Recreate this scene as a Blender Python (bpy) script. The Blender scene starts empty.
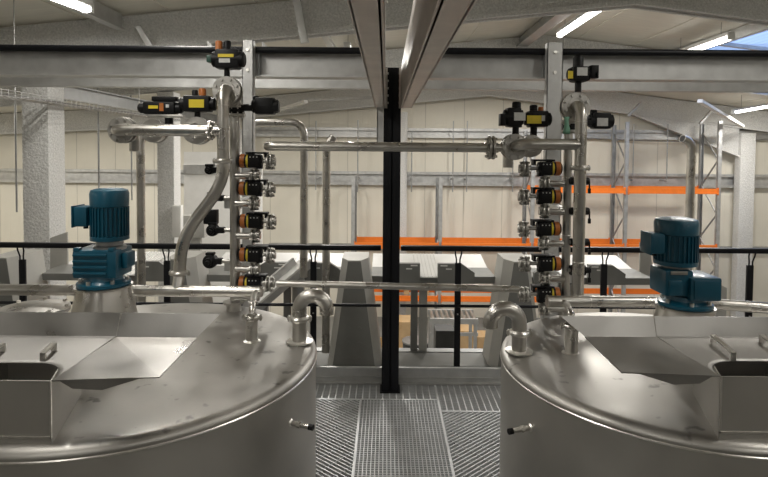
import bpy, bmesh, math, random
from mathutils import Vector, Matrix
random.seed(7)
PI = math.pi
SC = bpy.context.scene
COL = SC.collection

# ------------------------------------------------------------------ camera
CAM = Vector((0, 0, 1.87)); F = 560.0
PITCH, ROLL = math.radians(2.0), math.radians(0.45)
CX, CY = 386.0, 150.0 + F * math.tan(PITCH)
cf = Vector((0, math.cos(PITCH), -math.sin(PITCH)))
_u0 = Vector((0, math.sin(PITCH), math.cos(PITCH))); _r0 = Vector((1, 0, 0))
cr = _r0 * math.cos(ROLL) + _u0 * math.sin(ROLL)
cu = -_r0 * math.sin(ROLL) + _u0 * math.cos(ROLL)
cam_d = bpy.data.cameras.new('camera'); cam = bpy.data.objects.new('camera', cam_d); COL.objects.link(cam)
m = Matrix.Identity(4)
for i in range(3):
    m[i][0] = cr[i]; m[i][1] = cu[i]; m[i][2] = -cf[i]; m[i][3] = CAM[i]
cam.matrix_world = m
cam_d.sensor_width = 36; cam_d.lens = 36 * F / 768
cam_d.shift_x = -(CX - 384) / 768; cam_d.shift_y = (CY - 238.5) / 768
cam_d.clip_start = 0.05; cam_d.clip_end = 200
SC.camera = cam

def ray(px, py): return cf + cr * ((px - CX) / F) - cu * ((py - CY) / F)
def at(px, py, Y):
    d = ray(px, py); return CAM + d * (Y / d.y)
def atz(px, py, z):
    d = ray(px, py); return CAM + d * ((z - CAM.z) / d.z)
def V(*a): return Vector(a)

# ------------------------------------------------------------------ materials
def mat(name, col, rough=0.5, metal=0.0, vary=0.0, vscale=6.0, bump=0.0, bscale=60.0, rvar=0.0, stretch=None,
        emit=None, estr=0.0, coat=0.0, spec=None):
    M = bpy.data.materials.new(name); M.use_nodes = True
    nt = M.node_tree; b = nt.nodes['Principled BSDF']
    b.inputs['Base Color'].default_value = (*col, 1); b.inputs['Roughness'].default_value = rough
    b.inputs['Metallic'].default_value = metal
    if coat: b.inputs['Coat Weight'].default_value = coat
    if spec is not None: b.inputs['Specular IOR Level'].default_value = spec
    tc = nt.nodes.new('ShaderNodeTexCoord'); src = tc.outputs['Object']
    if stretch:
        mp = nt.nodes.new('ShaderNodeMapping'); mp.inputs['Scale'].default_value = stretch
        nt.links.new(src, mp.inputs['Vector']); src = mp.outputs['Vector']
    if vary or rvar:
        n = nt.nodes.new('ShaderNodeTexNoise'); n.inputs['Scale'].default_value = vscale; n.inputs['Detail'].default_value = 5
        nt.links.new(tc.outputs['Object'] if not stretch else src, n.inputs['Vector'])
        if vary:
            mx = nt.nodes.new('ShaderNodeMapRange'); mx.inputs['From Min'].default_value = .3; mx.inputs['From Max'].default_value = .7
            mx.inputs['To Min'].default_value = 1 - vary; mx.inputs['To Max'].default_value = 1 + vary
            nt.links.new(n.outputs['Fac'], mx.inputs['Value'])
            mm = nt.nodes.new('ShaderNodeVectorMath'); mm.operation = 'SCALE'; mm.inputs[0].default_value = col
            nt.links.new(mx.outputs['Result'], mm.inputs['Scale']); nt.links.new(mm.outputs['Vector'], b.inputs['Base Color'])
        if rvar:
            mr = nt.nodes.new('ShaderNodeMapRange'); mr.inputs['From Min'].default_value = .3; mr.inputs['From Max'].default_value = .7
            mr.inputs['To Min'].default_value = max(.05, rough - rvar); mr.inputs['To Max'].default_value = rough + rvar
            nt.links.new(n.outputs['Fac'], mr.inputs['Value']); nt.links.new(mr.outputs['Result'], b.inputs['Roughness'])
    if bump:
        n2 = nt.nodes.new('ShaderNodeTexNoise'); n2.inputs['Scale'].default_value = bscale; n2.inputs['Detail'].default_value = 6
        nt.links.new(src, n2.inputs['Vector'])
        bp = nt.nodes.new('ShaderNodeBump'); bp.inputs['Strength'].default_value = bump; bp.inputs['Distance'].default_value = .02
        nt.links.new(n2.outputs['Fac'], bp.inputs['Height']); nt.links.new(bp.outputs['Normal'], b.inputs['Normal'])
    if emit:
        b.inputs['Emission Color'].default_value = (*emit, 1); b.inputs['Emission Strength'].default_value = estr
    return M

M = {}
M['steel_tank'] = mat('tank_stainless', (.50, .485, .455), .50, 1, .10, 3.0, .03, 300, .07)
M['steel_sheet'] = mat('sheet_stainless', (.41, .40, .385), .36, 1, .12, 5.0, .03, 200, .12)
M['steel_pipe'] = mat('pipe_stainless', (.56, .54, .505), .31, 1, .10, 9.0, .02, 150, .08)
M['steel_dull'] = mat('valve_stainless', (.50, .485, .455), .36, 1, .12, 14.0, .04, 120, .08)
M['steel_lid'] = mat('matt_stainless', (.46, .45, .435), .52, 1, .04, 5.0, .02, 200, .03)
M['weld'] = mat('weld_seam', (.78, .76, .72), .3, 1, .1, 40)
M['grate'] = mat('galvanised_grating', (.62, .63, .64), .45, .35, .10, 9.0)
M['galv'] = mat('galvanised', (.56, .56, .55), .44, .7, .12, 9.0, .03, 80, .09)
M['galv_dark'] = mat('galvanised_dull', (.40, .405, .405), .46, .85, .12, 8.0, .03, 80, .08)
M['galv_rail'] = mat('galvanised_trolley_beam', (.66, .615, .575), .45, .45, .13, 7.0, .04, 120, .08)
M['black_steel'] = mat('black_painted_steel', (.005, .0055, .008), .45, 0, .15, 30, spec=.3)
M['black_plastic'] = mat('black_plastic', (.006, .006, .0065), .45, 0, .2, 20, spec=.25)
M['blue'] = mat('blue_paint', (.003, .075, .125), .34, 0, .10, 12, .03, 160, .06, coat=.25)
M['yellow'] = mat('yellow_plastic', (.72, .56, .03), .45, 0, .06, 30)
M['orange_plastic'] = mat('orange_plastic', (.45, .14, .025), .45, 0, .08, 30)
M['white_label'] = mat('white_label', (.62, .62, .60), .5, 0, .08, 60)
M['green'] = mat('green_tag', (.20, .42, .30), .6, 0, .1, 30)
M['green_dark'] = mat('dark_green_plastic', (.02, .07, .05), .45, 0, .1, 30)
M['lime'] = mat('lime_plastic', (.45, .62, .10), .45, 0, .06, 30)
M['orange'] = mat('orange_powder_coat', (.86, .21, .025), .45, 0, .05, 10)
M['foam'] = mat('sprayed_fireproofing', (.66, .655, .635), .95, 0, .16, 45.0, 1.0, 38)
M['roof'] = mat('roof_panel', (.74, .71, .62), .45, 0, .05, 2.0, stretch=(1, 8, 1))
M['frame_grey'] = mat('grey_primer_steel', (.40, .39, .36), .6, .1, .1, 4)
M['machine_grey'] = mat('grey_satin_sheet', (.205, .205, .192), .5, .2, .08, 5)
M['machine_light'] = mat('pale_satin_sheet', (.43, .42, .39), .5, .2, .07, 5)
M['white_sheet'] = mat('white_sheet', (.80, .79, .76), .4, 0, .04, 6)
M['dark_wall'] = mat('dark_grey_panel', (.30, .295, .28), .6, 0, .06, 2)
M['concrete'] = mat('concrete_floor', (.21, .205, .19), .6, 0, .12, 1.5, .05, 40)
M['wood'] = mat('pallet_wood', (.50, .33, .16), .75, 0, .2, 8, .1, 40, stretch=(1, 8, 8))
M['card'] = mat('cardboard', (.50, .34, .18), .8, 0, .1, 5)
M['dark_drum'] = mat('dark_drum', (.06, .06, .06), .5, 0, .15, 8)
M['tube'] = mat('lamp_tube', (.9, .9, .9), .5, emit=(1, .97, .90), estr=9.0)
M['lamp_body'] = mat('lamp_body', (.75, .75, .73), .5)
M['cable'] = mat('cable', (.22, .215, .205), .6)

def wall_mat(name, col, ribs):
    Mx = bpy.data.materials.new(name); Mx.use_nodes = True; nt = Mx.node_tree; b = nt.nodes['Principled BSDF']
    b.inputs['Roughness'].default_value = .55
    tc = nt.nodes.new('ShaderNodeTexCoord'); sp = nt.nodes.new('ShaderNodeSeparateXYZ')
    nt.links.new(tc.outputs['Object'], sp.inputs['Vector'])
    def math_(op, a, bb=None):
        n = nt.nodes.new('ShaderNodeMath'); n.operation = op
        for i, v in enumerate((a, bb)):
            if v is None: continue
            if hasattr(v, 'is_linked') or hasattr(v, 'links'): nt.links.new(v, n.inputs[i])
            else: n.inputs[i].default_value = v
        return n.outputs[0]
    ax = sp.outputs['X'] if ribs != 'y' else sp.outputs['Y']
    fr = math_('FRACT', math_('MULTIPLY', ax, 1 / 1.12))
    joint = math_('LESS_THAN', fr, .018)                        # panel joints
    upper = math_('GREATER_THAN', sp.outputs['Z'], 2.62)
    rib = math_('MULTIPLY', math_('LESS_THAN', math_('FRACT', math_('MULTIPLY', ax, 1 / .24)), .22), upper)
    micro = math_('MULTIPLY', math_('LESS_THAN', math_('FRACT', math_('MULTIPLY', ax, 1 / .28)), .05), .25)
    g = math_('MAXIMUM', math_('MAXIMUM', joint, rib), micro)
    n = nt.nodes.new('ShaderNodeTexNoise'); n.inputs['Scale'].default_value = .8; n.inputs['Detail'].default_value = 4
    nt.links.new(tc.outputs['Object'], n.inputs['Vector'])
    mr = nt.nodes.new('ShaderNodeMapRange'); mr.inputs['From Min'].default_value = .3; mr.inputs['From Max'].default_value = .7
    mr.inputs['To Min'].default_value = .94; mr.inputs['To Max'].default_value = 1.05
    nt.links.new(n.outputs['Fac'], mr.inputs['Value'])
    k = math_('MULTIPLY', mr.outputs['Result'], math_('SUBTRACT', 1.0, math_('MULTIPLY', joint, .28)))
    mm = nt.nodes.new('ShaderNodeVectorMath'); mm.operation = 'SCALE'; mm.inputs[0].default_value = col
    nt.links.new(k, mm.inputs['Scale']); nt.links.new(mm.outputs['Vector'], b.inputs['Base Color'])
    bp = nt.nodes.new('ShaderNodeBump'); bp.inputs['Strength'].default_value = .6; bp.inputs['Distance'].default_value = .02
    bp.invert = True
    nt.links.new(g, bp.inputs['Height']); nt.links.new(bp.outputs['Normal'], b.inputs['Normal'])
    return Mx
M['wall'] = wall_mat('cream_wall_panel', (.76, .72, .62), 'x')
M['wall_side'] = wall_mat('cream_side_wall_panel', (.76, .72, .62), 'y')

# tank top: brushed stainless with stains
def tank_top_mat():
    Mx = mat('tank_top_stainless', (.46, .445, .42), .45, 1, .12, 3.5, .03, 260, .08)
    nt = Mx.node_tree; b = nt.nodes['Principled BSDF']
    l = b.inputs['Base Color'].links[0]; src = l.from_socket
    tc = nt.nodes.new('ShaderNodeTexCoord')
    n = nt.nodes.new('ShaderNodeTexNoise'); n.inputs['Scale'].default_value = 16; n.inputs['Detail'].default_value = 2
    nt.links.new(tc.outputs['Object'], n.inputs['Vector'])
    r = nt.nodes.new('ShaderNodeMapRange'); r.inputs['From Min'].default_value = .66; r.inputs['From Max'].default_value = .74
    r.inputs['To Min'].default_value = 1; r.inputs['To Max'].default_value = .55
    nt.links.new(n.outputs['Fac'], r.inputs['Value'])
    s = nt.nodes.new('ShaderNodeVectorMath'); s.operation = 'SCALE'
    nt.links.new(src, s.inputs[0]); nt.links.new(r.outputs['Result'], s.inputs['Scale'])
    nt.links.new(s.outputs['Vector'], b.inputs['Base Color'])
    return Mx
M['steel_top'] = tank_top_mat()

def skylight_mat():
    Mx = bpy.data.materials.new('polycarbonate_skylight'); Mx.use_nodes = True; nt = Mx.node_tree
    out = nt.nodes['Material Output']; nt.nodes.remove(nt.nodes['Principled BSDF'])
    t = nt.nodes.new('ShaderNodeBsdfTransparent'); t.inputs['Color'].default_value = (.82, .88, 1, 1)
    g = nt.nodes.new('ShaderNodeBsdfTranslucent'); g.inputs['Color'].default_value = (.7, .78, .9, 1)
    mx = nt.nodes.new('ShaderNodeMixShader'); mx.inputs['Fac'].default_value = .3
    nt.links.new(t.outputs[0], mx.inputs[1]); nt.links.new(g.outputs[0], mx.inputs[2]); nt.links.new(mx.outputs[0], out.inputs['Surface'])
    return Mx
M['skylight'] = skylight_mat()

# ------------------------------------------------------------------ mesh builder
def basis_for(d):
    d = d.normalized(); a = V(0, 0, 1) if abs(d.z) < .9 else V(1, 0, 0)
    x = d.cross(a).normalized(); return x, d.cross(x).normalized()

def fillet(pts, R, n=8):
    pts = [Vector(p) for p in pts]; out = [pts[0]]
    for i in range(1, len(pts) - 1):
        a, b, c = pts[i - 1], pts[i], pts[i + 1]
        u, w = (a - b), (c - b); ang = u.angle(w)
        if ang > 3.1: out.append(b); continue
        t = min(R / math.tan(ang / 2), u.length * .49 if i > 1 else u.length * .98, w.length * .49 if i < len(pts) - 2 else w.length * .98)
        p, q = b + u.normalized() * t, b + w.normalized() * t
        rr = t * math.tan(ang / 2); ce = b + (u.normalized() + w.normalized()).normalized() * (rr / math.sin(ang / 2))
        v0, v1 = p - ce, q - ce; tot = v0.angle(v1); ax = v0.cross(v1).normalized()
        for k in range(n + 1): out.append(ce + Matrix.Rotation(tot * k / n, 3, ax) @ v0)
    out.append(pts[-1]); return out

class B:
    def __init__(s): s.bm = bmesh.new()
    def box(s, c, size, rot=None, bevel=0.0, seg=2):
        g = bmesh.ops.create_cube(s.bm, size=1)
        vs = g['verts']; R = rot if rot is not None else Matrix.Identity(3)
        for v in vs:
            v.co = R @ V(v.co.x * size[0], v.co.y * size[1], v.co.z * size[2]) + Vector(c)
        if bevel:
            es = list({e for v in vs for e in v.link_edges})
            bmesh.ops.bevel(s.bm, geom=es, offset=min(bevel, min(size) * .45), segments=seg, affect='EDGES', profile=.6)
        return s
    def bx(s, x0, x1, y0, y1, z0, z1, bevel=0.0):
        return s.box(((x0 + x1) / 2, (y0 + y1) / 2, (z0 + z1) / 2), (abs(x1 - x0), abs(y1 - y0), abs(z1 - z0)), None, bevel)
    def tube(s, pts, r, seg=16, caps=True, r_in=None):
        pts = [Vector(p) for p in pts]; n = len(pts); rings = []
        rs = r if isinstance(r, (list, tuple)) else [r] * n
        T = []
        for i in range(n):
            a = pts[max(i - 1, 0)]; b = pts[min(i + 1, n - 1)]; d = b - a
            T.append(d.normalized())
        x, y = basis_for(T[0])
        for i in range(n):
            if i:
                q = T[i - 1].rotation_difference(T[i]); x = (q @ x).normalized(); y = T[i].cross(x).normalized()
                x = y.cross(T[i]).normalized()
            rings.append([s.bm.verts.new(pts[i] + (x * math.cos(2 * PI * k / seg) + y * math.sin(2 * PI * k / seg)) * rs[i]) for k in range(seg)])
        for i in range(n - 1):
            for k in range(seg):
                s.bm.faces.new((rings[i][k], rings[i][(k + 1) % seg], rings[i + 1][(k + 1) % seg], rings[i + 1][k]))
        if caps:
            s.bm.faces.new(rings[0][::-1]); s.bm.faces.new(rings[-1])
        return s
    def cyl(s, p0, p1, r, seg=20, r2=None):
        return s.tube([p0, p1], [r, r if r2 is None else r2], seg)
    def lathe(s, prof, base, axis=(0, 0, 1), seg=48, closed=False):
        ax = Vector(axis).normalized(); x, y = basis_for(ax); base = Vector(base); rings = []
        for (r, h) in prof:
            if r < 1e-6: rings.append([s.bm.verts.new(base + ax * h)])
            else: rings.append([s.bm.verts.new(base + ax * h + (x * math.cos(2 * PI * k / seg) + y * math.sin(2 * PI * k / seg)) * r) for k in range(seg)])
        L = list(zip(rings, rings[1:])) + ([(rings[-1], rings[0])] if closed else [])
        for A, C in L:
            if len(A) == 1 and len(C) == 1: continue
            for k in range(seg):
                k2 = (k + 1) % seg
                if len(A) == 1: s.bm.faces.new((A[0], C[k2], C[k]))
                elif len(C) == 1: s.bm.faces.new((A[k], A[k2], C[0]))
                else: s.bm.faces.new((A[k], A[k2], C[k2], C[k]))
        return s
    def prism(s, poly, ext):
        ext = Vector(ext); a = [s.bm.verts.new(Vector(p)) for p in poly]; b = [s.bm.verts.new(Vector(p) + ext) for p in poly]
        n = len(a); s.bm.faces.new(a[::-1]); s.bm.faces.new(b)
        for i in range(n): s.bm.faces.new((a[i], a[(i + 1) % n], b[(i + 1) % n], b[i]))
        return s
    def grid(s, rows):                       # rows of points -> sheet
        R = [[s.bm.verts.new(Vector(p)) for p in r] for r in rows]
        for i in range(len(R) - 1):
            for j in range(len(R[0]) - 1):
                s.bm.faces.new((R[i][j], R[i][j + 1], R[i + 1][j + 1], R[i + 1][j]))
        return s
    def flange(s, c, axis, r, t=.012, bolts=6, hole=0.0, br=.0062):
        ax = Vector(axis).normalized(); c = Vector(c); x, y = basis_for(ax)
        if hole: s.lathe([(hole, -t / 2), (r * .97, -t / 2), (r, -t / 2 + .002), (r, t / 2 - .002), (r * .97, t / 2), (hole, t / 2)], c, ax, 32, True)
        else: s.lathe([(0, -t / 2), (r * .97, -t / 2), (r, -t / 2 + .002), (r, t / 2 - .002), (r * .97, t / 2), (0, t / 2)], c, ax, 32)
        for k in range(bolts):
            a = 2 * PI * (k + .5) / bolts; p = c + (x * math.cos(a) + y * math.sin(a)) * r * .8
            s.cyl(p - ax * (t / 2 + br * 1.5), p + ax * (t / 2 + br * 1.5), br, 6)
        s.lathe([(r * .55, -t / 2 - .004), (r * .62, -t / 2 - .004), (r * .64, 0), (r * .62, t / 2 + .004), (r * .55, t / 2 + .004)], c, ax, 28, True)
        return s
    def clamp(s, c, axis, r):                # tri-clover clamp with bolt lugs
        ax = Vector(axis).normalized(); x, y = basis_for(ax); c = Vector(c)
        s.lathe([(r * .9, -.014), (r * 1.25, -.011), (r * 1.42, -.004), (r * 1.42, .004), (r * 1.25, .011), (r * .9, .014)], c, ax, 28, True)
        for sg in (-1, 1):
            p = c + V(1, 0, 0) * sg * r * 1.5 if abs(ax.x) < .5 else c + V(0, 0, 1) * sg * r * 1.5
            s.box(p, (.016, .014, .02), None, .003); s.cyl(p - ax * .016, p + ax * .016, .0045, 8)
        return s
    def obj(s, name, m_, parent=None, org=None, sharp=32, smooth=True):
        bmesh.ops.recalc_face_normals(s.bm, faces=s.bm.faces)
        if org is not None:
            for v in s.bm.verts: v.co -= org
        me = bpy.data.meshes.new(name); s.bm.to_mesh(me); s.bm.free()
        if smooth:
            for p in me.polygons: p.use_smooth = True
            me.set_sharp_from_angle(angle=math.radians(sharp))
        me.materials.append(M[m_] if isinstance(m_, str) else m_)
        o = bpy.data.objects.new(name, me); COL.objects.link(o)
        if parent is not None: o.parent = parent
        return o

def tag(o, label, cat, group=None, kind=None):
    o['label'] = label; o['category'] = cat
    if group: o['group'] = group
    if kind: o['kind'] = kind
    return o
class Thing:
    def __init__(s, name, label, cat, loc=(0, 0, 0), group=None):
        s.o = bpy.data.objects.new(name, None); s.o.empty_display_size = .1; COL.objects.link(s.o)
        s.o.location = Vector(loc); s.org = Vector(loc); tag(s.o, label, cat, group)
    def part(s, name, b, m_, parent=None, label=None, **k):
        o = b.obj(name, m_, parent or s.o, s.org, **k)
        if label: o['label'] = label
        return o
def single(name, b, m_, label, cat, org=None, group=None, **k):
    o = b.obj(name, m_, None, Vector(org) if org is not None else None, **k)
    if org is not None: o.location = Vector(org)
    return tag(o, label, cat, group)
def struct(name, b, m_, label, cat, **k):
    o = b.obj(name, m_, **k); o['kind'] = 'structure'; o['label'] = label; o['category'] = cat; return o
def copy_tree(o, parent=None):
    c = o.copy(); COL.objects.link(c)
    if parent is not None: c.parent = parent
    for ch in list(o.children): copy_tree(ch, c)
    return c
X, Y_, Z = V(1, 0, 0), V(0, 1, 0), V(0, 0, 1)

# ================================================================== SETTING
GZ = -3.0; WY = 16.2; XL, XR, YF = -12.5, 13.0, -8.0
RX, VX = 2.87, -4.03                                   # ridge and valley lines
def roof_z(x):
    if x < -7: return 3.32 + .1 * (-7 - VX) - .05 * (-7 - x)
    return 3.32 + .100 * (x - VX) if x < RX else 3.32 + .1 * (RX - VX) - .12 * (x - RX)
struct('floor', B().bx(XL, XR, YF, WY, GZ - .2, GZ), 'concrete', 'grey concrete hall floor far below the platform', 'floor')
struct('wall_back', B().bx(XL, XR, WY, WY + .15, GZ, 5.0), 'wall', 'cream insulated panel wall at the back of the hall', 'wall')
struct('wall_front', B().bx(XL, XR, YF - .15, YF, GZ, 5.0), 'dark_wall', 'dark grey panel wall behind the viewer', 'wall')
struct('wall_left', B().bx(XL - .15, XL, YF, WY, GZ, 5.0), 'wall_side', 'cream panel wall far to the left', 'wall')
struct('wall_right', B().bx(XR, XR + .15, YF, WY, GZ, 5.0), 'wall_side', 'cream panel wall far to the right', 'wall')
# roof with a skylight opening
SKX0, SKX1, SKY0, SKY1 = 5.35, 9.4, 8.0, 13.2
b = B()
def roof_strip(x0, x1, y0, y1):
    z0, z1 = roof_z(x0 + 1e-4), roof_z(x1 - 1e-4)
    b.prism([(x0, y0, z0), (x1, y0, z1), (x1, y0, z1 + .12), (x0, y0, z0 + .12)], (0, y1 - y0, 0))
roof_strip(XL, -7, YF, WY); roof_strip(-7, RX, YF, WY)
roof_strip(RX, SKX0, YF, WY); roof_strip(SKX0, SKX1, YF, SKY0); roof_strip(SKX0, SKX1, SKY1, WY); roof_strip(SKX1, XR, YF, WY)
for x in [VX + .5 + i * 1.0 for i in range(17)]:        # standing joints of the roof panels
    if SKX0 - .05 < x < SKX1 + .05 or x > XR - .2: continue
    b.bx(x - .012, x + .012, YF, WY, roof_z(x) - .012, roof_z(x) + .02)
struct('ceiling', b, 'roof', 'cream ribbed roof panels of the hall', 'ceiling', smooth=False)
b = B()
ns = 36
for i in range(ns):
    x0 = SKX0 + (SKX1 - SKX0) * i / ns; x1 = SKX0 + (SKX1 - SKX0) * (i + .5) / ns; x2 = SKX0 + (SKX1 - SKX0) * (i + 1) / ns
    za, zb, zc = roof_z(x0) + .02, roof_z(x1) + .05, roof_z(x2) + .02
    b.prism([(x0, SKY0, za), (x1, SKY0, zb), (x2, SKY0, zc), (x2, SKY0, zc + .005), (x1, SKY0, zb + .005), (x0, SKY0, za + .005)], (0, SKY1 - SKY0, 0))
sk = struct('window_1', b, 'skylight', 'blue translucent rooflight strip in the right roof slope', 'skylight')
for i in range(5):
    y = SKY0 + (SKY1 - SKY0) * i / 4
    fb = B().prism([(SKX0, y - .04, roof_z(SKX0) - .06), (SKX1, y - .04, roof_z(SKX1) - .06), (SKX1, y - .04, roof_z(SKX1)), (SKX0, y - .04, roof_z(SKX0))], (0, .08, 0))
    fb.obj('window_bar', 'galv', sk)

# portal frames: columns and rafters with sprayed fireproofing
def rafter(Yc, zoff, d, w, label, x0, x1, ridge_h=.18):
    def zb(x): return roof_z(x) - d + zoff
    pts_top, pts_bot = [], []
    xs = [x0] + [x for x in (-7, RX) if x0 < x < x1] + [x1]
    for x in xs: pts_top.append((x, Yc - w / 2, roof_z(x) - .02 + min(zoff, 0) * 0)); pts_bot.append((x, Yc - w / 2, zb(x)))
    bb = B()
    for i in range(len(xs) - 1):
        q = [pts_bot[i], pts_bot[i + 1], pts_top[i + 1], pts_top[i]]
        n = 24
        # web
        bb.prism([(p[0], Yc - .05, p[2]) for p in q], (0, .10, 0))
        # bottom flange
        a, c = pts_bot[i], pts_bot[i + 1]
        bb.prism([(a[0], Yc - w / 2, a[2]), (c[0], Yc - w / 2, c[2]), (c[0], Yc - w / 2, c[2] + .05), (a[0], Yc - w / 2, a[2] + .05)], (0, w, 0))
    return single('roof_rafter', bb, 'foam', label, 'rafter', smooth=False)
rafter(6.6, 0, .44, .22, 'foam-coated grey roof rafter sloping across the top, nearest the viewer', XL + .1, XR - .1)
rafter(10.35, -.0, .40, .2, 'foam-coated grey roof rafter in the middle of the hall', XL + .1, XR - .1)
rafter(15.9, -.2, .40, .2, 'foam-coated grey roof rafter closest to the back wall', XL + .1, XR - .1)
def column(x, Yc, w, d, label, top=None):
    t = roof_z(x) - .35 if top is None else top
    bb = B().bx(x - w / 2, x + w / 2, Yc - d / 2, Yc + d / 2, GZ, t, .02)
    return single('foam_coated_column', bb, 'foam', label, 'column', (x, Yc, GZ))
column(-4.06, 6.65, .31, .34, 'thick column coated in rough grey foam at the far left', 2.87)
column(-4.03, 10.4, .31, .34, 'rough foam-coated column behind the pipe and valves, left of the curved hose', 2.9)
column(-4.05, 15.86, .3, .3, 'rough foam-coated column hidden behind the left valve stack', 2.43)
cR = (at(747, 180, 15.75)).x
column(cR, 15.87, .42, .28, 'rough foam-coated column at the right edge of the back wall', 2.42)
column(at(403.5, 180, 15.9).x, 15.94, .2, .18, 'slim pale column against the back wall just right of the black post', 2.95)
# haunch of the far rafter at the right column
hb = B().prism([(cR - .2, 15.85, 1.75), (cR - 3.2, 15.85, roof_z(cR - 3.2) - .62), (cR - 3.2, 15.85, roof_z(cR - 3.2) - .57), (cR - .2, 15.85, roof_z(cR) - .5)], (0, .1, 0))
hb.prism([(cR - .2, 15.78, 1.75), (cR - 3.2, 15.78, roof_z(cR - 3.2) - .62), (cR - 3.2, 15.78, roof_z(cR - 3.2) - .58), (cR - .2, 15.78, 1.80)], (0, .24, 0))
single('rafter_haunch', hb, 'foam', 'tapered foam-coated haunch joining the far rafter to the right column', 'rafter', smooth=False)
# purlins and valley beam
single('longitudinal_beam', B().bx(-4.34, -4.28, 6.85, 15.7, 2.52, 2.70).bx(-4.38, -4.22, 6.85, 15.7, 2.51, 2.53).bx(-4.38, -4.22, 6.85, 15.7, 2.69, 2.71), 'galv_dark',
       'grey beam running back along the tops of the left columns', 'beam', smooth=False)
zp_ = roof_z(-3.05)
single('roof_purlin', B().bx(-3.09, -3.03, -3, 6.45, zp_ - .2, zp_ - .02).bx(-3.09, -2.99, -3, 6.45, zp_ - .205, zp_ - .185), 'galv',
       'galvanised purlin under the roof at upper left', 'purlin', smooth=False)
for i, (x, lb) in enumerate(((-.9, 'left roof slope'), (5.2, 'right roof slope beside the rooflight'))):
    z = roof_z(x)
    single('roof_purlin', B().bx(x - .03, x + .03, 6.8, 15.3, z - .16, z - .02).bx(x - .03, x + .06, 6.8, 15.3, z - .165, z - .15), 'galv',
           'galvanised purlin under the ' + lb, 'purlin')
zr = roof_z(RX)
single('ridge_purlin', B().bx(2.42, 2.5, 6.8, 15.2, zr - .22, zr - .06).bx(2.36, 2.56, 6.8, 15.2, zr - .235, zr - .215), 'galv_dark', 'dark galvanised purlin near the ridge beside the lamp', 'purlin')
# struts: braces by the far rafter; white colour paints lamplight on two diagonals
def strut(p, q, w, label, m_='galv'):
    p, q = Vector(p), Vector(q); d = (q - p); x, y = basis_for(d)
    R = Matrix((x, y, d.normalized())).transposed()
    return single('roof_brace', B().box((p + q) / 2, (w, w * .7, d.length), R, .005), m_, label, 'brace')
strut(at(700, 101, 12.5), at(742, 126, 15.0), .10, 'diagonal brace coloured as if lamplit above the right rack frame', 'white_sheet')
strut(at(306, 101.5, 14.2), at(277, 110.5, 15.2), .10, 'diagonal brace coloured as if lamplit above the overhead pipe on the left', 'white_sheet')
strut(at(300, 100.5, 14.9), at(372, 97.5, 14.9), .09, 'pale horizontal brace under the roof left of the black post')
strut(at(138, 27, 6.42), at(153, 52, 6.47), .09, 'short inclined strut below the purlin at upper left')
strut(at(297, 0, 6.3), at(305, 43, 6.35), .12, 'short inclined strut on the near rafter at upper centre-left')
strut(at(628, 116, 15.2), at(641, 103, 15.2), .09, 'small fly brace on the far rafter right of the valves')
strut(at(700, 124, 15.1), at(712, 110, 15.1), .09, 'small fly brace on the far rafter near the right column')

# wall girts
def girt(z0, z1, x0, x1, label):
    bb = B().bx(x0, x1, WY - .16, WY - .02, z0, z0 + .02).bx(x0, x1, WY - .16, WY - .02, z1 - .02, z1)
    bb.bx(x0, x1, WY - .06, WY - .03, z0, z1).bx(x0, x1, WY - .16, WY - .14, z0 - .03, z0 + .05).bx(x0, x1, WY - .16, WY - .14, z1 - .05, z1 + .03)
    return single('wall_girt', bb, 'galv', label, 'wall rail')
zg1, zg0 = at(386, 172.5, WY - .1).z, at(386, 184, WY - .1).z
girt(zg0, zg1, XL + .2, XR - .2, 'long galvanised double rail along the back wall, the lower one')
zg1, zg0 = at(386, 129, WY - .1).z, at(386, 136.5, WY - .1).z
girt(zg0, zg1, at(256, 130, WY).x, XR - .2, 'galvanised double rail high on the back wall under the roof')
zg1, zg0 = at(700, 246, WY).z, at(700, 249, WY).z
single('wall_girt', B().bx(at(270, 247, WY).x, XR - .3, WY - .14, WY - .02, zg0, zg1), 'galv_dark', 'thin dark rail low on the back wall behind the orange rack beams', 'wall rail')
# hanging threaded rods and conduits on the back wall
rods = [(98, 88, 208, 9.8, 'left of the blue motor'), (131, 88, 200, 11.5, 'between the left motor and the pipe stub'), (158, 148, 190, 13.0, 'beside the second foam column'), (15, 92, 212, 9.6, 'at the far left edge'),
        (316, 121, 190, 15.0, 'second vertical pipe left of the black post'), (358, 120, 192, 15.0, 'just left of the black post'), (412, 132, 192, 15.6, 'just right of the slim pale column'),
        (453.5, 121, 192, 15.6, 'first of two close rods right of the black post'), (467.5, 121, 192, 15.6, 'second of two close rods right of the black post'), (513, 160, 192, 15.6, 'below the right flange elbow'),
        (634, 124, 178, 15.9, 'between the right rack uprights, the left one'), (668, 124, 180, 15.68, 'beside the vent pipe')]
for (px, ya, yb, YY, where) in rods:
    p, q = at(px, ya, YY), at(px, yb, YY); q.x = p.x
    p.z = roof_z(p.x) - .02 if YY < 14 else p.z
    bb = B().tube([p, q], .016, 8)
    if YY > 14: bb.bx(p.x - .02, p.x + .02, YY, WY - .14, zg1 * 0 + at(386, 178, WY).z - .02, at(386, 178, WY).z + .02)
    single('hanger_rod', bb, 'galv_dark', 'thin vertical steel rod ' + where, 'rod', group='hanger rods on the back wall')
# cable across wall
cz = at(640, 139, WY - .18)
single('wall_cable', B().tube([at(585, 138, WY - .18), at(650, 141, WY - .18), at(700, 142, WY - .18), at(740, 139.5, WY - .25), at(768, 139, WY - .2)], .014, 6), 'cable',
       'thin grey cable sagging across the upper right back wall', 'cable')

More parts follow.
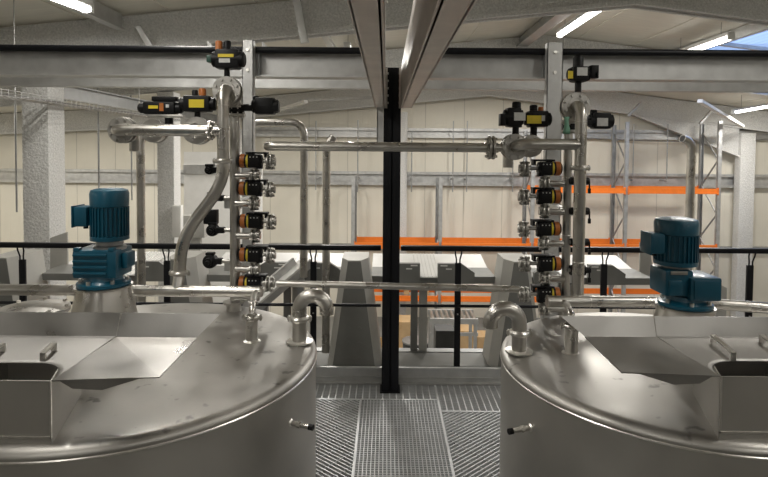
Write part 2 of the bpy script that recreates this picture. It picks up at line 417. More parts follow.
# ------------------------------------------------------------------ lamps
def lamp(p, q, label, power, hang=True):
    p, q = Vector(p), Vector(q); d = (q - p).normalized(); c = (p + q) / 2; L = (q - p).length
    T = Thing('tube_light', label, 'lamp', c)
    side = d.cross(Z).normalized(); up = side.cross(d).normalized()
    R = Matrix((d, side, up)).transposed()
    body = T.part('housing', B().box(c + up * .055, (L, .10, .05), R, .008), 'lamp_body')
    T.part('tube', B().tube([p + d * .02, q - d * .02], .038, 14), 'tube')
    T.part('end_cap', B().box(p + up * .012, (.03, .10, .085), R, .006), 'lamp_body'); T.part('end_cap', B().box(q + up * .012, (.03, .10, .085), R, .006), 'lamp_body')
    if hang:
        for t in (.15, .85):
            a = p.lerp(q, t) + up * .07; zt = roof_z(a.x) + (.05 if SKX0 < a.x < SKX1 and SKY0 < a.y < SKY1 else .01)
            if zt > a.z: T.part('suspension_wire', B().tube([a, V(a.x, a.y, zt)], .004, 6), 'cable')
    ld = bpy.data.lights.new('tube_glow', 'AREA'); ld.shape = 'RECTANGLE'; ld.size = L * .95; ld.size_y = .09
    ld.energy = power; ld.color = (1.0, .965, .90)
    lo = bpy.data.objects.new('tube_glow', ld); COL.objects.link(lo)
    mm = Matrix((d, side, up)).transposed().to_4x4(); mm.translation = c - up * .05; lo.matrix_world = mm
    return T
PW = 95; PF = 25
zl = roof_z(2.9) - .27
lamp(V(2.78, 7.3, zl), V(2.78, 9.1, zl), 'lit tube lamp near the ridge, upper centre-right behind the right valve post', PW)
p = at(731, 37.5, 8.0); lamp(p, V(p.x, 9.6, p.z - .02), 'lit tube lamp below the blue rooflight at upper right', PW)
p = at(733, 112.5, 13.9); q = at(790, 102.5, 13.9); lamp(p, q, 'lit tube lamp hanging low at the right edge of the photo', PW)
p = at(88, 9.5, 5.5); q = at(50, -6, 5.0); q.z = p.z; lamp(p, q, 'lit tube lamp under the roof in the upper left corner', 22)
where = {0: 'over the left side of the platform', 1: 'over the middle of the platform', 2: 'over the right side of the platform'}
k = 0
for yy in (-5.2, -1.6, 1.9):  # unseen lamps added behind the viewer to light the foreground
    for i, xx in enumerate((-7.4, -1.6, 2.9, 7.2)):
        z_ = roof_z(xx) - .30
        lamp(V(xx, yy - .75, z_), V(xx, yy + .75, z_), 'added unseen tube lamp above and behind the viewer, %s' % (('far left', 'left of centre', 'right of centre', 'far right')[i] + (' in the rear row', ' in the middle row', ' in the front row')[[-5.2, -1.6, 1.9].index(yy)]), PF)
for xx, yy, w, pw in ((-10.2, 12.6, 'deep in the left bay', PW * 1.2), (-6.1, 12.6, 'in the left bay beyond the second column', PW * 1.3), (-8.2, 9.6, 'in the left bay beyond the first column', PW * .7), (-1.6, 11.4, 'over the racks left of the ridge', PW), (-.6, 9.2, 'over the machines left of the ridge', PW),
                  (5.2, 12.6, 'over the racks right of the ridge', PW), (2.2, 12.8, 'over the racks below the ridge', PW), (-1.6, 4.2, 'just above the big galvanised beams', PF), (6.0, 4.6, 'over the platform behind the right beam', PF)):
    z_ = roof_z(xx) - .26  # unseen lamps added to brighten the hall, mostly its back
    lamp(V(xx, yy - .75, z_), V(xx, yy + .75, z_), 'added unseen tube lamp ' + w, pw)

# ================================================================== PLATFORM
R_L, R_R = .87, .778; TL, TR = V(-1.20, 2.61, 0), V(1.338, 2.575, 0)
def clear(x, y, mrg=.022):
    return math.hypot(x - TL.x, y - TL.y) > R_L + mrg and math.hypot(x - TR.x, y - TR.y) > R_R + mrg
def runs(p, q, step=.012):
    p, q = Vector(p), Vector(q); L = (q - p).length; n = max(2, int(L / step)); out = []; st = None
    for i in range(n + 1):
        c = p.lerp(q, i / n)
        if clear(c.x, c.y):
            if st is None: st = c
            last = c
        elif st is not None:
            if (last - st).length > .02: out.append((st, last))
            st = None
    if st is not None and (last - st).length > .02: out.append((st, last))
    return out
def bar(b, p, q, t, z0, z1):
    p, q = Vector(p), Vector(q); d = (q - p).normalized(); nrm = V(-d.y, d.x, 0) * t / 2
    b.prism([(p + nrm).to_tuple()[:2] + (z0,), (q + nrm).to_tuple()[:2] + (z0,), (q - nrm).to_tuple()[:2] + (z0,), (p - nrm).to_tuple()[:2] + (z0,)], (0, 0, z1 - z0))
def clip_line(x0, x1, y0, y1, c, ang):       # line through point c at angle clipped to a rectangle
    dx, dy = math.cos(ang), math.sin(ang); t0, t1 = -9, 9
    for (o, d, lo, hi) in ((c[0], dx, x0, x1), (c[1], dy, y0, y1)):
        if abs(d) < 1e-9:
            if not lo <= o <= hi: return None
            continue
        a, e = (lo - o) / d, (hi - o) / d
        t0, t1 = max(t0, min(a, e)), min(t1, max(a, e))
    return ((c[0] + dx * t0, c[1] + dy * t0, 0), (c[0] + dx * t1, c[1] + dy * t1, 0)) if t1 - t0 > .03 else None
def grating(x0, x1, y0, y1, mode, pitch, label):
    b = B(); T = Thing('floor_grating', label, 'floor grating', ((x0 + x1) / 2, (y0 + y1) / 2, 0))
    fr = B()
    for (p, q) in (((x0, y0), (x1, y0)), ((x1, y0), (x1, y1)), ((x1, y1), (x0, y1)), ((x0, y1), (x0, y0))):
        for (s, e) in runs(V(*p, 0), V(*q, 0)): bar(fr, s, e, .008, -.03, .002)
    T.part('border_bar', fr, 'grate', smooth=False)
    if mode == 'square':
        n = int((x1 - x0) / pitch)
        for i in range(1, n + 1):
            x = x0 + (x1 - x0) * i / (n + 1)
            for (s, e) in runs((x, y0, 0), (x, y1, 0)): bar(b, s, e, .0046, -.028, 0)
        n = int((y1 - y0) / pitch)
        for i in range(1, n + 1):
            y = y0 + (y1 - y0) * i / (n + 1)
            for (s, e) in runs((x0, y, 0), (x1, y, 0)): bar(b, s, e, .0046, -.012, 0)
    elif mode == 'y':
        n = int((x1 - x0) / pitch)
        for i in range(1, n + 1):
            x = x0 + (x1 - x0) * i / (n + 1)
            for (s, e) in runs((x, y0, 0), (x, y1, 0)): bar(b, s, e, .008, -.028, 0)
        n = int((y1 - y0) / .030)
        for i in range(1, n + 1):
            y = y0 + (y1 - y0) * i / (n + 1)
            for (s, e) in runs((x0, y, 0), (x1, y, 0)): bar(b, s, e, .0022, -.014, -.003)
    else:
        a = math.radians(mode); nx, ny = -math.sin(a), math.cos(a)
        for s_ in range(-90, 90):
            c = ((x0 + x1) / 2 + nx * s_ * pitch, (y0 + y1) / 2 + ny * s_ * pitch)
            l = clip_line(x0, x1, y0, y1, c, a)
            if l:
                for (s, e) in runs(l[0], l[1]): bar(b, s, e, .0065, -.028, 0)
            c = ((x0 + x1) / 2 - ny * s_ * .1, (y0 + y1) / 2 + nx * s_ * .1)
            l = clip_line(x0, x1, y0, y1, c, a + PI / 2)
            if l:
                for (s, e) in runs(l[0], l[1]): bar(b, s, e, .002, -.014, -.004)
    T.part('bars', b, 'grate', smooth=False)
    return T
GE = 4.42
grating(-.172, .400, 1.3, 4.13, 'square', .0245, 'square-mesh floor grating panel in the middle of the walkway')
grating(-.86, -.180, 1.3, 4.13, -40, .029, 'floor grating with slanting bars beside the left tank')
grating(.408, 1.06, 1.3, 3.95, 42, .029, 'floor grating with slanting bars beside the right tank')
grating(-1.6, .400, 4.14, GE, 'y', .052, 'narrow grating strip along the kick plate in front of the left railing')
grating(.408, 2.2, 3.96, GE, 'y', .048, 'wider grating strip along the kick plate at the right tank')
# joists that carry the grating
for x, lb in ((-.176, 'left'), (.404, 'right')):
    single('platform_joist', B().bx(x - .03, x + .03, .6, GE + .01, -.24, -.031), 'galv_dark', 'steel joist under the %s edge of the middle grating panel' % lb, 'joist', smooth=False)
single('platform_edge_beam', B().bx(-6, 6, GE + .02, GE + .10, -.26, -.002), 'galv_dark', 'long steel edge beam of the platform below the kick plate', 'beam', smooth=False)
# kick plate: folded channel
kz1 = at(391, 366.5, GE).z
kb = B().bx(-6, 6, GE, GE + .012, .003, kz1).bx(-6, 6, GE - .03, GE + .012, .003, .016).bx(-6, 6, GE - .022, GE + .012, kz1 - .012, kz1)
kb.bx(-6, 6, GE - .012, GE, kz1 * .36, kz1 * .42)
single('kick_plate', kb, 'galv', 'galvanised kick plate along the far edge of the platform', 'kick plate', smooth=False)

# black post (I section)
PY = 4.25
px0, px1 = at(382.2, 300, PY).x, at(399.3, 300, PY).x
pcx = (px0 + px1) / 2; pw = px1 - px0; ptop = at(391, 67.5, PY).z
T = Thing('steel_post', 'black steel column standing in the middle of the walkway', 'post', (pcx, PY + .06, 0))
T.part('column_section', B().bx(px0, px1, PY, PY + .009, .012, ptop).bx(px0, px1, PY + .112, PY + .121, .012, ptop).bx(pcx - .004, pcx + .004, PY, PY + .12, .012, ptop), 'black_steel', smooth=False)
T.part('base_plate', B().bx(px0 - .012, px1 + .012, PY - .012, PY + .13, 0.0025, .012), 'black_steel', smooth=False)
# trolley beams running towards the viewer, bolted to the post
def trolley(xa, xb, label, sgn):
    z0 = at((386 + 560 * xa / PY), 108, PY - .03).z; h = .30
    y0, y1 = -.6, PY - .03
    T = Thing('trolley_beam', label, 'overhead beam', ((xa + xb) / 2, y1, z0))
    xi = xb if sgn < 0 else xa                     # inner side carries the web
    b = B().bx(xi - .006, xi + .006, y0, y1, z0, z0 + h)
    b.bx(xa, xb, y0, y1, z0, z0 + .008).bx(xa, xb, y0, y1, z0 + h - .008, z0 + h)
    xo = xa if sgn < 0 else xb
    b.bx(xo - .004, xo + .004, y0, y1, z0, z0 + .03).bx(xo - .004, xo + .004, y0, y1, z0 + h - .03, z0 + h)
    T.part('channel', b, 'galv_rail', smooth=False)
    T.part('end_plate', B().bx(xi - .02, xi + .02, y1 - .002, y1 + .028, z0 - .0, z0 + h), 'galv_rail', smooth=False)
    if sgn < 0: T.part('hanger_bracket', B().bx(xa + .012, xb - .008, y1 - .06, y1 - .052, z0 - .255, z0).bx(xa + .012, xa + .018, y1 - .06, y1 - .01, z0 - .255, z0), 'galv', smooth=False)
    for kk in range(5):
        zz = z0 + .04 + kk * .055
        T.part('bolt', B().cyl((xi - .022 * 1, y1 + .012, zz), (xi + .03, y1 + .012, zz), .008, 8), 'galv')
    return T
trolley(at(375.6, 108, PY - .03).x, at(384.6, 108, PY - .03).x, 'galvanised channel beam overhead to the left of the black post', -1)
trolley(at(401.6, 108, PY - .03).x, at(411, 108, PY - .03).x, 'galvanised channel beam overhead to the right of the black post', 1)

# transverse galvanised beams (front pair and rear pair)
def cross_beam(Yb, d, ytop, ybot, xa, xb, label, stiff=()):
    z1 = at(386, ytop, Yb).z; z0 = at(386, ybot, Yb).z
    T = Thing('cross_beam', label, 'overhead beam', ((xa + xb) / 2, Yb, z0))
    b = B().bx(xa, xb, Yb + d / 2 - .005, Yb + d / 2 + .005, z0, z1)
    b.bx(xa, xb, Yb, Yb + d, z0, z0 + .012).bx(xa, xb, Yb, Yb + d, z1 - .012, z1)
    T.part('beam_section', b, 'galv', smooth=False)
    for s in stiff: T.part('stiffener', B().bx(s - .005, s + .005, Yb + .005, Yb + d / 2 - .006, z0 + .013, z1 - .013), 'galv_dark', smooth=False)
    return T, z0, z1
BY = 3.86
xl_end, xr_end = at(375.6, 108, PY).x - .012, at(411, 108, PY).x + .012
T1, bz0, bz1 = cross_beam(BY, .14, 49, 77.5, -6.5, xl_end, 'galvanised cross beam overhead on the left, front one of two', (at(258.5, 70, BY).x,))
for px in (208, 263):
    p = at(px, 46, BY + .02)
    T1.part('gusset', B().prism([(p.x - .012, BY + .04, bz1), (p.x + .045, BY + .04, bz1), (p.x - .012, BY + .04, bz1 + .055)], (0, .006, 0)), 'white_label', smooth=False)
cross_beam(BY, .14, 49, 77.5, xr_end, 6.5, 'galvanised cross beam overhead on the right, front one of two', (at(544.5, 70, BY).x,))
cross_beam(4.75, .10, 62, 88.8, -7.5, pcx - pw / 2 - .01, 'galvanised cross beam overhead on the left, rear one of two')
cross_beam(4.75, .10, 62, 88.8, pcx + pw / 2 + .01, 7.5, 'galvanised cross beam overhead on the right, rear one of two')

for xa, xb_, lb in ((-6.4, xl_end - .02, 'left'), (xr_end + .02, 6.4, 'right')):
    single('conduit', B().tube([(xa, BY - .012, bz1 - .012), (xb_, BY - .012, bz1 - .016)], .023, 14), 'black_steel', 'black conduit along the top edge of the front cross beam on the ' + lb, 'conduit')
# manifold posts
def manifold_post(pa, pb, label):
    y1 = BY - .034
    x0, x1 = at(pa, 60, y1 - .05).x, at(pb, 60, y1 - .05).x
    T = Thing('valve_support_post', label, 'post', ((x0 + x1) / 2, y1 - .03, 0))
    zt = bz1 + .035; d = .06
    b = B().bx(x0, x1, y1 - d, y1 - d + .005, .012, zt).bx(x0, x0 + .005, y1 - d, y1, .012, zt).bx(x1 - .005, x1, y1 - d, y1, .012, zt)
    T.part('channel', b, 'galv', smooth=False)
    T.part('foot_plate', B().bx(x0 - .03, x1 + .03, y1 - d - .02, y1 + .02, 0.003, .012), 'galv', smooth=False)
    for zz in (bz1 - .03, bz0 + .03):
        T.part('bolt', B().cyl(((x0 + x1) / 2, y1 - d - .01, zz), ((x0 + x1) / 2, y1 - d + .005, zz), .011, 6), 'weld')
    return (x0 + x1) / 2, y1 - d
pLx, pLy = manifold_post(242.5, 253.5, 'galvanised upright channel carrying the left valve stack up to the cross beam')
pRx, pRy = manifold_post(547, 562.5, 'galvanised upright channel carrying the right valve stack up to the cross beam')
single('grating_strip_support', B().bx(-1.3, -.87, 3.70, 3.90, -.03, .003), 'galv_dark', 'small steel plate under the left valve support post', 'plate', smooth=False)
single('grating_strip_support', B().bx(1.05, 1.45, 3.70, 3.94, -.03, .003), 'galv_dark', 'small steel plate under the right valve support post', 'plate', smooth=False)

# railing
RY = 4.47
def railing(xa, xb, posts, label):
    z_t = 1.085; z_m = at(391, 305.5, RY).z
    T = Thing('guard_railing', label, 'railing', ((xa + xb) / 2, RY, 0))
    T.part('top_rail', B().box(((xa + xb) / 2, RY, z_t), (xb - xa, .05, .042), None, .01), 'black_steel')
    T.part('mid_rail', B().tube([(xa, RY, z_m), (xb, RY, z_m)], .0125, 10), 'black_steel')
    zp = at(391, 263, RY).z
    for x in posts:
        po = T.part('post', B().box((x, RY + .026, zp / 2), (.05, .022, zp), None, .003), 'black_steel')
        for s in (-1, 1):
            T.part('rail_bracket', B().tube([(x + s * .014, RY + .018, zp - .03), (x + s * .014, RY + .016, zp + .03), (x + s * .024, RY + .006, z_t - .045), (x + s * .024, RY, z_t - .02)], .006, 8), 'black_steel', parent=po)
        T.part('bolt', B().cyl((x, RY + .006, z_m - .07), (x, RY + .016, z_m - .07), .006, 8), 'galv', parent=po)
    return T
railing(-6.0, px0 - .012, [at(px, 300, RY).x for px in (-128, 21, 166, 313)], 'black guard railing to the left of the black post')
railing(px1 + .012, 6.0, [at(px, 300, RY).x for px in (458, 604.5, 751, 898)], 'black guard railing to the right of the black post')

# ================================================================== TANKS
ZS = .87; ZR = .912
def top_z(r): return ZR + .028 * (1 - r / .80)
def cxm_(a, b): return (a + b) / 2
def tank(C, R_T, label, box_corner, side, pts, mot_px, flange_y):
    T = Thing('mixing_tank', label, 'tank', (C.x, C.y, GZ))
    T.part('tank_wall', B().lathe([(0, GZ), (R_T, GZ), (R_T, ZS - .004), (R_T - .003, ZS - .002)], (C.x, C.y, 0), Z, 128), 'steel_tank')
    T.part('seam', B().lathe([(R_T - .004, ZS - .006), (R_T + .004, ZS - .005), (R_T + .005, ZS), (R_T + .002, ZS + .004), (R_T - .004, ZS + .005)], (C.x, C.y, 0), Z, 128, True), 'weld')
    prof = [(R_T - .002, ZS)]
    for k in range(9):
        a = -.15 + (PI / 2 + .10) * k / 8
        prof.append((R_T - .045 + .048 * math.cos(a), ZS + .008 + (ZR - ZS - .009) * math.sin(a)))
    prof += [(R_T - .09, top_z(R_T - .09)), (.62, top_z(.62)), (.3, top_z(.3)), (0, top_z(0))]
    prof_ = [(.78, top_z(.78)), (.6, top_z(.6)), (.3, top_z(.3)), (0, top_z(0))]
    T.part('tank_top', B().lathe(prof, (C.x, C.y, 0), Z, 128), 'steel_top')
    # --- charging hatch box
    c0 = atz(*box_corner['bot'], .93); Yf = c0.y
    ctop = at(*box_corner['top'], Yf); xe = c0.x; zt = ctop.z
    s = side                                           # +1: tray on the right (left tank), -1: mirrored
    wbox = .46; xf = xe - s * wbox; ZL = 1.168
    back = atz(*box_corner['back'], ZL); Yb = back.y
    t = .004
    xb = back.x; xfb = xf - (xb - xe)
    hb = B()
    hb.bx(min(xe, xf), max(xe, xf), Yf, Yf + t, .90, zt)
    for (p0, p1) in ((xe, xe - s * .088), (xf, xf + s * .088)):
        q = t if (p0 < cxm_(xe, xf)) else -t
        hb.prism([(p0, Yf + t, .90), (p1, Yb + .06, .90), (p1, Yb + .06, ZL - .012), (p0, Yf + t, zt)], (q, 0, 0))
    hb.bx(min(xe - s * .088, xf + s * .088), max(xe - s * .088, xf + s * .088), Yb + .06, Yb + .06 + t, .90, ZL - .015)
    T.part('hatch_box', hb, 'steel_tank', smooth=False)
    wz = B().bx(min(xe, xf), max(xe, xf), Yf - .003, Yf + .003, .928, .936)
    wz.bx(min(xe, xe - s * .004), max(xe, xe - s * .004) + .001, Yf - .003, Yf + .003, .93, zt)
    T.part('weld_bead', wz, 'weld', smooth=False)
    # --- lid: sheet whose front edge arches, curling down at both sides
    rows = []; nx_, ny_ = 24, 10
    cxm = (xe + xf) / 2; hw = wbox / 2 + .004
    def vfront(u):                                     # flat lid whose front edge is cut away in an arch
        e = max(0.0, (abs(u) - .5) / .5); return .37 * math.sqrt(max(0.0, 1 - e * e))
    def zlid(y): return zt + .003 + (ZL - zt) * max(0.0, min(1.0, (y - Yf) / (Yb - Yf)))
    rr = []
    for j in range(ny_ + 1):
        row = []
        for i in range(2 * nx_ + 1):
            u = math.sin((-1 + i / nx_) * PI / 2)
            v = vfront(u) + (1 - vfront(u)) * j / ny_; yv = (Yf - .006) * (1 - v) + Yb * v
            row.append((cxm + u * (hw * (1 - v) + (abs(xb - xfb) / 2 + .002) * v), yv, zlid(yv)))
        rr.append(row)
    rows.append(rr)
    lb = B().grid(rows[0])
    lid = T.part('hatch_lid', lb, 'steel_lid')
    md = lid.modifiers.new('thick', 'SOLIDIFY'); md.thickness = .003; md.offset = -1
    for hp in pts['handles']:
        a, c = atz(hp[0], hp[1], ZL - .026), atz(hp[2], hp[3], ZL - .016)
        x = (a.x + c.x) / 2; a.x = c.x = x
        if a.y > c.y: a, c = c, a
        za_, zc_ = zlid(a.y), zlid(c.y)
        hbm = B().prism([(x - .009, a.y, za_ + .024), (x - .009, c.y, zc_ + .024), (x - .009, c.y, zc_ + .030), (x - .009, a.y, za_ + .030)], (.018, 0, 0))
        hbm.bx(x - .009, x + .009, a.y, a.y + .006, za_, za_ + .026).bx(x - .009, x + .009, c.y - .006, c.y, zc_, zc_ + .026)
        T.part('handle', hbm, 'weld', parent=lid, smooth=False)
    # --- side tray and splash guard
    fo = at(*pts['front_out'], Yf); bo = atz(*pts['back_out'], ZL)
    bo.y = Yb
    tray = [(xe + s * .004, Yf - .004, zt + .004), (fo.x, Yf - .004, fo.z), (bo.x, Yb, ZL), (xb + s * .004, Yb, ZL)]
    tr = T.part('side_tray', B().prism(tray, (0, 0, -.004)), 'steel_sheet', smooth=False)
    g0 = V(xe + s * .012, Yf + .012, zt - .001)
    gus = [(g0.x, Yf + .012, zt), (g0.x + s * .05, Yf + .012, zt - .030), (xe + s * (abs(fo.x - xe) * .45), Yf + .012, zt - .034), (xe + s * abs(fo.x - xe) * .86, Yf + .012, fo.z - .006)]
    T.part('gusset', B().prism(gus, (0, .004, 0)), 'steel_sheet', parent=tr, smooth=False)
    ug = Yb + .028
    to = at(*pts['guard_out'], ug); tm = at(*pts['guard_mid'], ug); zg = tm.z
    xg_far = xfb - s * .16
    T.part('splash_guard', B().prism([(xb + s * .004, Yb + .001, ZL), (bo.x, Yb + .001, ZL), (to.x, ug, zg), (tm.x, ug, zg)], (0, .004, 0)), 'steel_sheet', smooth=False)
    T.part('splash_guard', B().prism([(xb + s * .002, Yb + .001, ZL), (xfb, Yb + .001, ZL), (xg_far, ug, zg), (tm.x - s * .003, ug, zg)], (0, .004, 0)), 'steel_sheet', smooth=False)
    # --- motor cone
    ma = at(mot_px, flange_y, C.y + .02)
    zc = ma.z
    T.part('motor_cone', B().lathe([(.175, top_z(.1) - .03), (.168, top_z(.1) + .02), (.122, zc - .03), (.118, zc - .012), (.128, zc - .010), (.128, zc - .001), (0, zc - .001)], (ma.x, ma.y, 0), Z, 48), 'steel_pipe')
    return T, ma
tL, mL = tank(TL, R_L, 'large round stainless steel mixing tank on the left', {'bot': (51.6, 438.4), 'top': (52.5, 381), 'back': (115, 337)}, 1,
              {'handles': [(39.5, 361, 57, 351), (-11, 361, 4, 351)], 'front_out': (160, 376.5), 'back_out': (199, 335.5), 'guard_out': (220, 314.5), 'guard_mid': (121.5, 313)}, 104, 284.5)
tR, mR = tank(TR, R_R, 'large round stainless steel mixing tank on the right', {'bot': (719, 433.2), 'top': (719, 376.5), 'back': (657.5, 337)}, -1,
              {'handles': [(714, 348, 732, 358), (763, 348, 783, 358)], 'front_out': (621, 371.7), 'back_out': (579.5, 331.5), 'guard_out': (560, 315), 'guard_mid': (653.7, 316.5)}, 685, 305)

# sample cock on each tank wall
def cock(T, C, R_T, px, py, s):
    # point on the wall seen at that pixel
    d = ray(px, py); A = d.x ** 2 + d.y ** 2; Bq = -2 * (d.x * C.x + d.y * C.y); Cq = C.x ** 2 + C.y ** 2 - R_T ** 2
    t = (-Bq - math.sqrt(Bq * Bq - 4 * A * Cq)) / (2 * A); p = CAM + d * t
    n = V(p.x - C.x, p.y - C.y, 0).normalized()
    ob = B().cyl(p - n * .003, p + n * .085, .0105, 16).cyl(p + n * .03, p + n * .045, .014, 6)
    k = T.part('sample_cock', ob, 'steel_pipe')
    T.part('plug', B().cyl(p + n * .085, p + n * .104, .0125, 16), 'black_plastic', parent=k)
    T.part('weld_collar', B().lathe([(.010, 0), (.017, .0), (.012, .006), (.010, .006)], p - n * .001, n, 20, True), 'weld', parent=k)
cock(tL, TL, R_L, 291, 423, 1); cock(tR, TR, R_R, 530, 427.5, -1)

# nozzles on the tank tops with clamps, gooseneck vents
def gooseneck(T, C, base_px, x_out_px, top_y, end_y, label):
    p = atz(base_px[0], base_px[1], .935); Yg = p.y
    zc = at(base_px[0], base_px[2], Yg).z; zt = at(base_px[0], top_y + 6, Yg).z
    xo = at(x_out_px, base_px[1], Yg).x; ze = at(x_out_px, end_y, Yg).z
    r = .035; R = abs(xo - p.x) / 2; zb = zt - R
    pts = [V(p.x, Yg, zc), V(p.x, Yg, zb)] + [V((p.x + xo) / 2 + (p.x - xo) / 2 * math.cos(PI * k / 16), Yg, zb + R * math.sin(PI * k / 16)) for k in range(1, 17)] + [V(xo, Yg, ze)]
    n = T.part('vent_nozzle', B().cyl((p.x, Yg, top_z(.75) - .004), (p.x, Yg, zc), r, 24), 'steel_pipe')
    T.part('clamp', B().clamp((p.x, Yg, zc), Z, r), 'weld', parent=n)
    g = T.part('gooseneck', B().tube(pts, r, 24), 'steel_pipe', label=label)
    dr = B().lathe([(0, -.0005), (r * .86, -.0005), (r * .86, -.003), (0, -.003)], (xo, Yg, ze + .0008), Z, 20)
    T.part('dark_mouth', dr, 'black_plastic', parent=g)  # black disc on the capped end paints the shade inside the pipe
    T.part('reinforcing_pad', B().lathe([(r, 0), (r + .03, -.003), (r + .03, -.009), (r, -.009)], (p.x, Yg, top_z(math.hypot(p.x - C.x, p.y - C.y)) + .012), Z, 28, True), 'weld', parent=n)
gooseneck(tL, TL, (299.5, 338, 318.5), 326.5, 289.5, 314, 'polished gooseneck vent bend')
gooseneck(tR, TR, (519, 348, 332.5), 490, 302.5, 327, 'polished gooseneck vent bend')

# polished round manway on the left tank, behind the hatch
mc = at(33, 300, 2.9); mz = at(33, 299.5, 3.05).z
mw = tL.part('manway_neck', B().lathe([(.150, top_z(.7) - .004), (.150, mz - .03), (.172, mz - .028), (.172, mz - .016), (.150, mz - .014)], (mc.x, 2.9, 0), Z, 48), 'steel_pipe')
tL.part('manway_lid', B().lathe([(.172, mz - .013), (.172, mz - .002), (.15, mz), (.1, mz + .006), (0, mz + .010)], (mc.x, 2.9, 0), Z, 48), 'steel_pipe', parent=mw)
for kk in range(8):
    a = 2 * PI * kk / 8 + .2; q = V(mc.x + .162 * math.cos(a), 2.9 + .162 * math.sin(a), mz - .036)
    tL.part('swing_bolt', B().cyl(q, q + Z * .048, .007, 8).cyl(q + Z * .036, q + Z * .046, .011, 6), 'weld', parent=mw)
# gear motors
def gear_motor(A, label, style):
    x, y, z = A; T = Thing('gear_motor', label, 'motor', A)
    fl = B().flange((x, y, z + .009), Z, .118, .018, 0)
    T.part('mounting_flange', fl, 'blue')
    for k in range(6):
        a = 2 * PI * k / 6 + .3
        T.part('bolt', B().cyl((x + .1 * math.cos(a), y + .1 * math.sin(a), z + .018), (x + .1 * math.cos(a), y + .1 * math.sin(a), z + .034), .010, 6), 'weld')
    T.part('flange_neck', B().lathe([(.098, .018), (.085, .03), (.08, .05), (0, .05)], A, Z, 40), 'blue')
    if style == 0:
        gx0, gx1 = -.108, .095; gz0, gz1 = .045, .178; mz = .215; mx = .030; my = .0
        gb = B().box((x + (gx0 + gx1) / 2 + .004, y, z + (gz0 + gz1) / 2), (gx1 - gx0, .17, gz1 - gz0), None, .014)
        for kk in range(4): gb.box((x - .02, y - .088, z + gz0 + .026 + kk * .028), (.155, .012, .012), None, .004)
        for sx in (-.085, .075): gb.box((x + sx, y - .07, z + gz1), (.03, .03, .02), None, .006)
        g = T.part('gearbox', gb, 'blue')
        mr, mh = .082, .24
        gb2 = B().box((x + .112, y + .01, z + .12), (.03, .09, .075), None, .01); T.part('gearbox_cover', gb2, 'blue', parent=g)
    else:
        gx0, gx1 = -.03, .112; gz0, gz1 = .042, .150; mz = .192; mx = -.045; my = .01
        gb = B().box((x + (gx0 + gx1) / 2, y - .01, z + (gz0 + gz1) / 2), (gx1 - gx0, .18, gz1 - gz0), None, .012)
        g = T.part('gearbox', gb, 'blue')
        gb2 = B().box((x - .07, y + .0, z + .118), (.13, .16, .12), None, .016); gb2.box((x - .09, y - .08, z + .10), (.06, .02, .07), None, .008)
        T.part('gearbox_cover', gb2, 'blue', parent=g)
        T.part('cover_plate', B().box((x + .042, y - .102, z + .096), (.115, .006, .085), None, .003), 'blue', parent=g)
        T.part('rating_plate', B().box((x - .075, y - .083, z + .168), (.075, .006, .016), None, .001), 'steel_dull', parent=g)
        mr, mh = .092, .215
    m0 = V(x + mx, y + my, z + mz - .035)
    T.part('adapter_flange', B().lathe([(0, -.01), (.072, -.01), (.072, .004), (.06, .012), (.06, .03), (.075, .036), (0, .036)], m0, Z, 32), 'galv_dark')
    m1 = m0 + Z * .036
    body = B().lathe([(0, 0), (mr * .88, 0), (mr * .95, .012), (mr * .95, mh * .66), (mr * .9, mh * .68), (0, mh * .68)], m1, Z, 40)
    for kk in range(30):
        a = 2 * PI * kk / 30; c = m1 + V(math.cos(a), math.sin(a), 0) * mr * .96 + Z * (mh * .36)
        body.box(c, (mr * .16, .0045, mh * .56), Matrix.Rotation(a, 3, 'Z'))
    bo = T.part('motor_body', body, 'blue')
    fc = B().lathe([(mr * .93, mh * .64), (mr * 1.03, mh * .66), (mr * 1.05, mh * .90), (mr * .98, mh * .97), (mr * .7, mh * 1.0), (0, mh * 1.01)], m1, Z, 40)
    T.part('fan_cover', fc, 'blue')
    T.part('end_shield', B().lathe([(mr * .9, -.004), (mr * 1.04, 0), (mr * 1.04, .018), (mr * .9, .022)], m1, Z, 40, True), 'blue', parent=bo)
    tb = B().box(m1 + V(-mr - .022, -.02, mh * .47), (.062, .10, .092), None, .01)
    t_ = T.part('terminal_box', tb, 'blue')
    T.part('lid', B().box(m1 + V(-mr - .056, -.02, mh * .47), (.008, .108, .10), None, .004), 'blue', parent=t_)
    T.part('cable_gland', B().cyl(m1 + V(-mr - .02, -.02, mh * .47 - .06), m1 + V(-mr - .02, -.02, mh * .47 - .04), .011, 12), 'black_plastic', parent=t_)
    return T
gear_motor(mL, 'blue agitator gear motor on the left tank', 0)
gear_motor(mR, 'blue agitator gear motor on the right tank', 1)

# ================================================================== PIPEWORK AND VALVES
YM = 3.05
def pipe_pts(L): return [at(*p) for p in L]
# ---- left header and crossovers
def header(label, pts, r):
    T = Thing('header_pipe', label, 'pipe', pts[0])
    T.part('pipe', B().tube(pts, r, 24), 'steel_pipe')
    return T
YH = 2.99
z_h = at(200, 291.2, YH).z
a = at(-60, 291, YH); c = at(264, 291.5, YH)
HL = header('horizontal stainless header pipe behind the left motor', [V(a.x, YH, z_h), V(c.x - .02, YH, z_h)], .030)
HL.part('weld_ring', B().lathe([(.029, -.003), (.0315, 0), (.029, .003)], (c.x - .32, YH, z_h), X, 24, True), 'weld')
HL.part('end_cap', B().lathe([(.030, 0), (.026, .012), (.0, .02)], (c.x - .02, YH, z_h), X, 24), 'steel_pipe')
z_r = at(600, 301.5, YH).z
p0 = at(549, 301, YH); p1 = at(690, 302, YH)
p2 = at(790, 311.5, 2.86)
HR = header('horizontal stainless header pipe behind the right motor', fillet([V(p0.x, YH, z_r), V(p1.x, YH, z_r), V(p2.x, 2.86, z_r)], .3), .029)
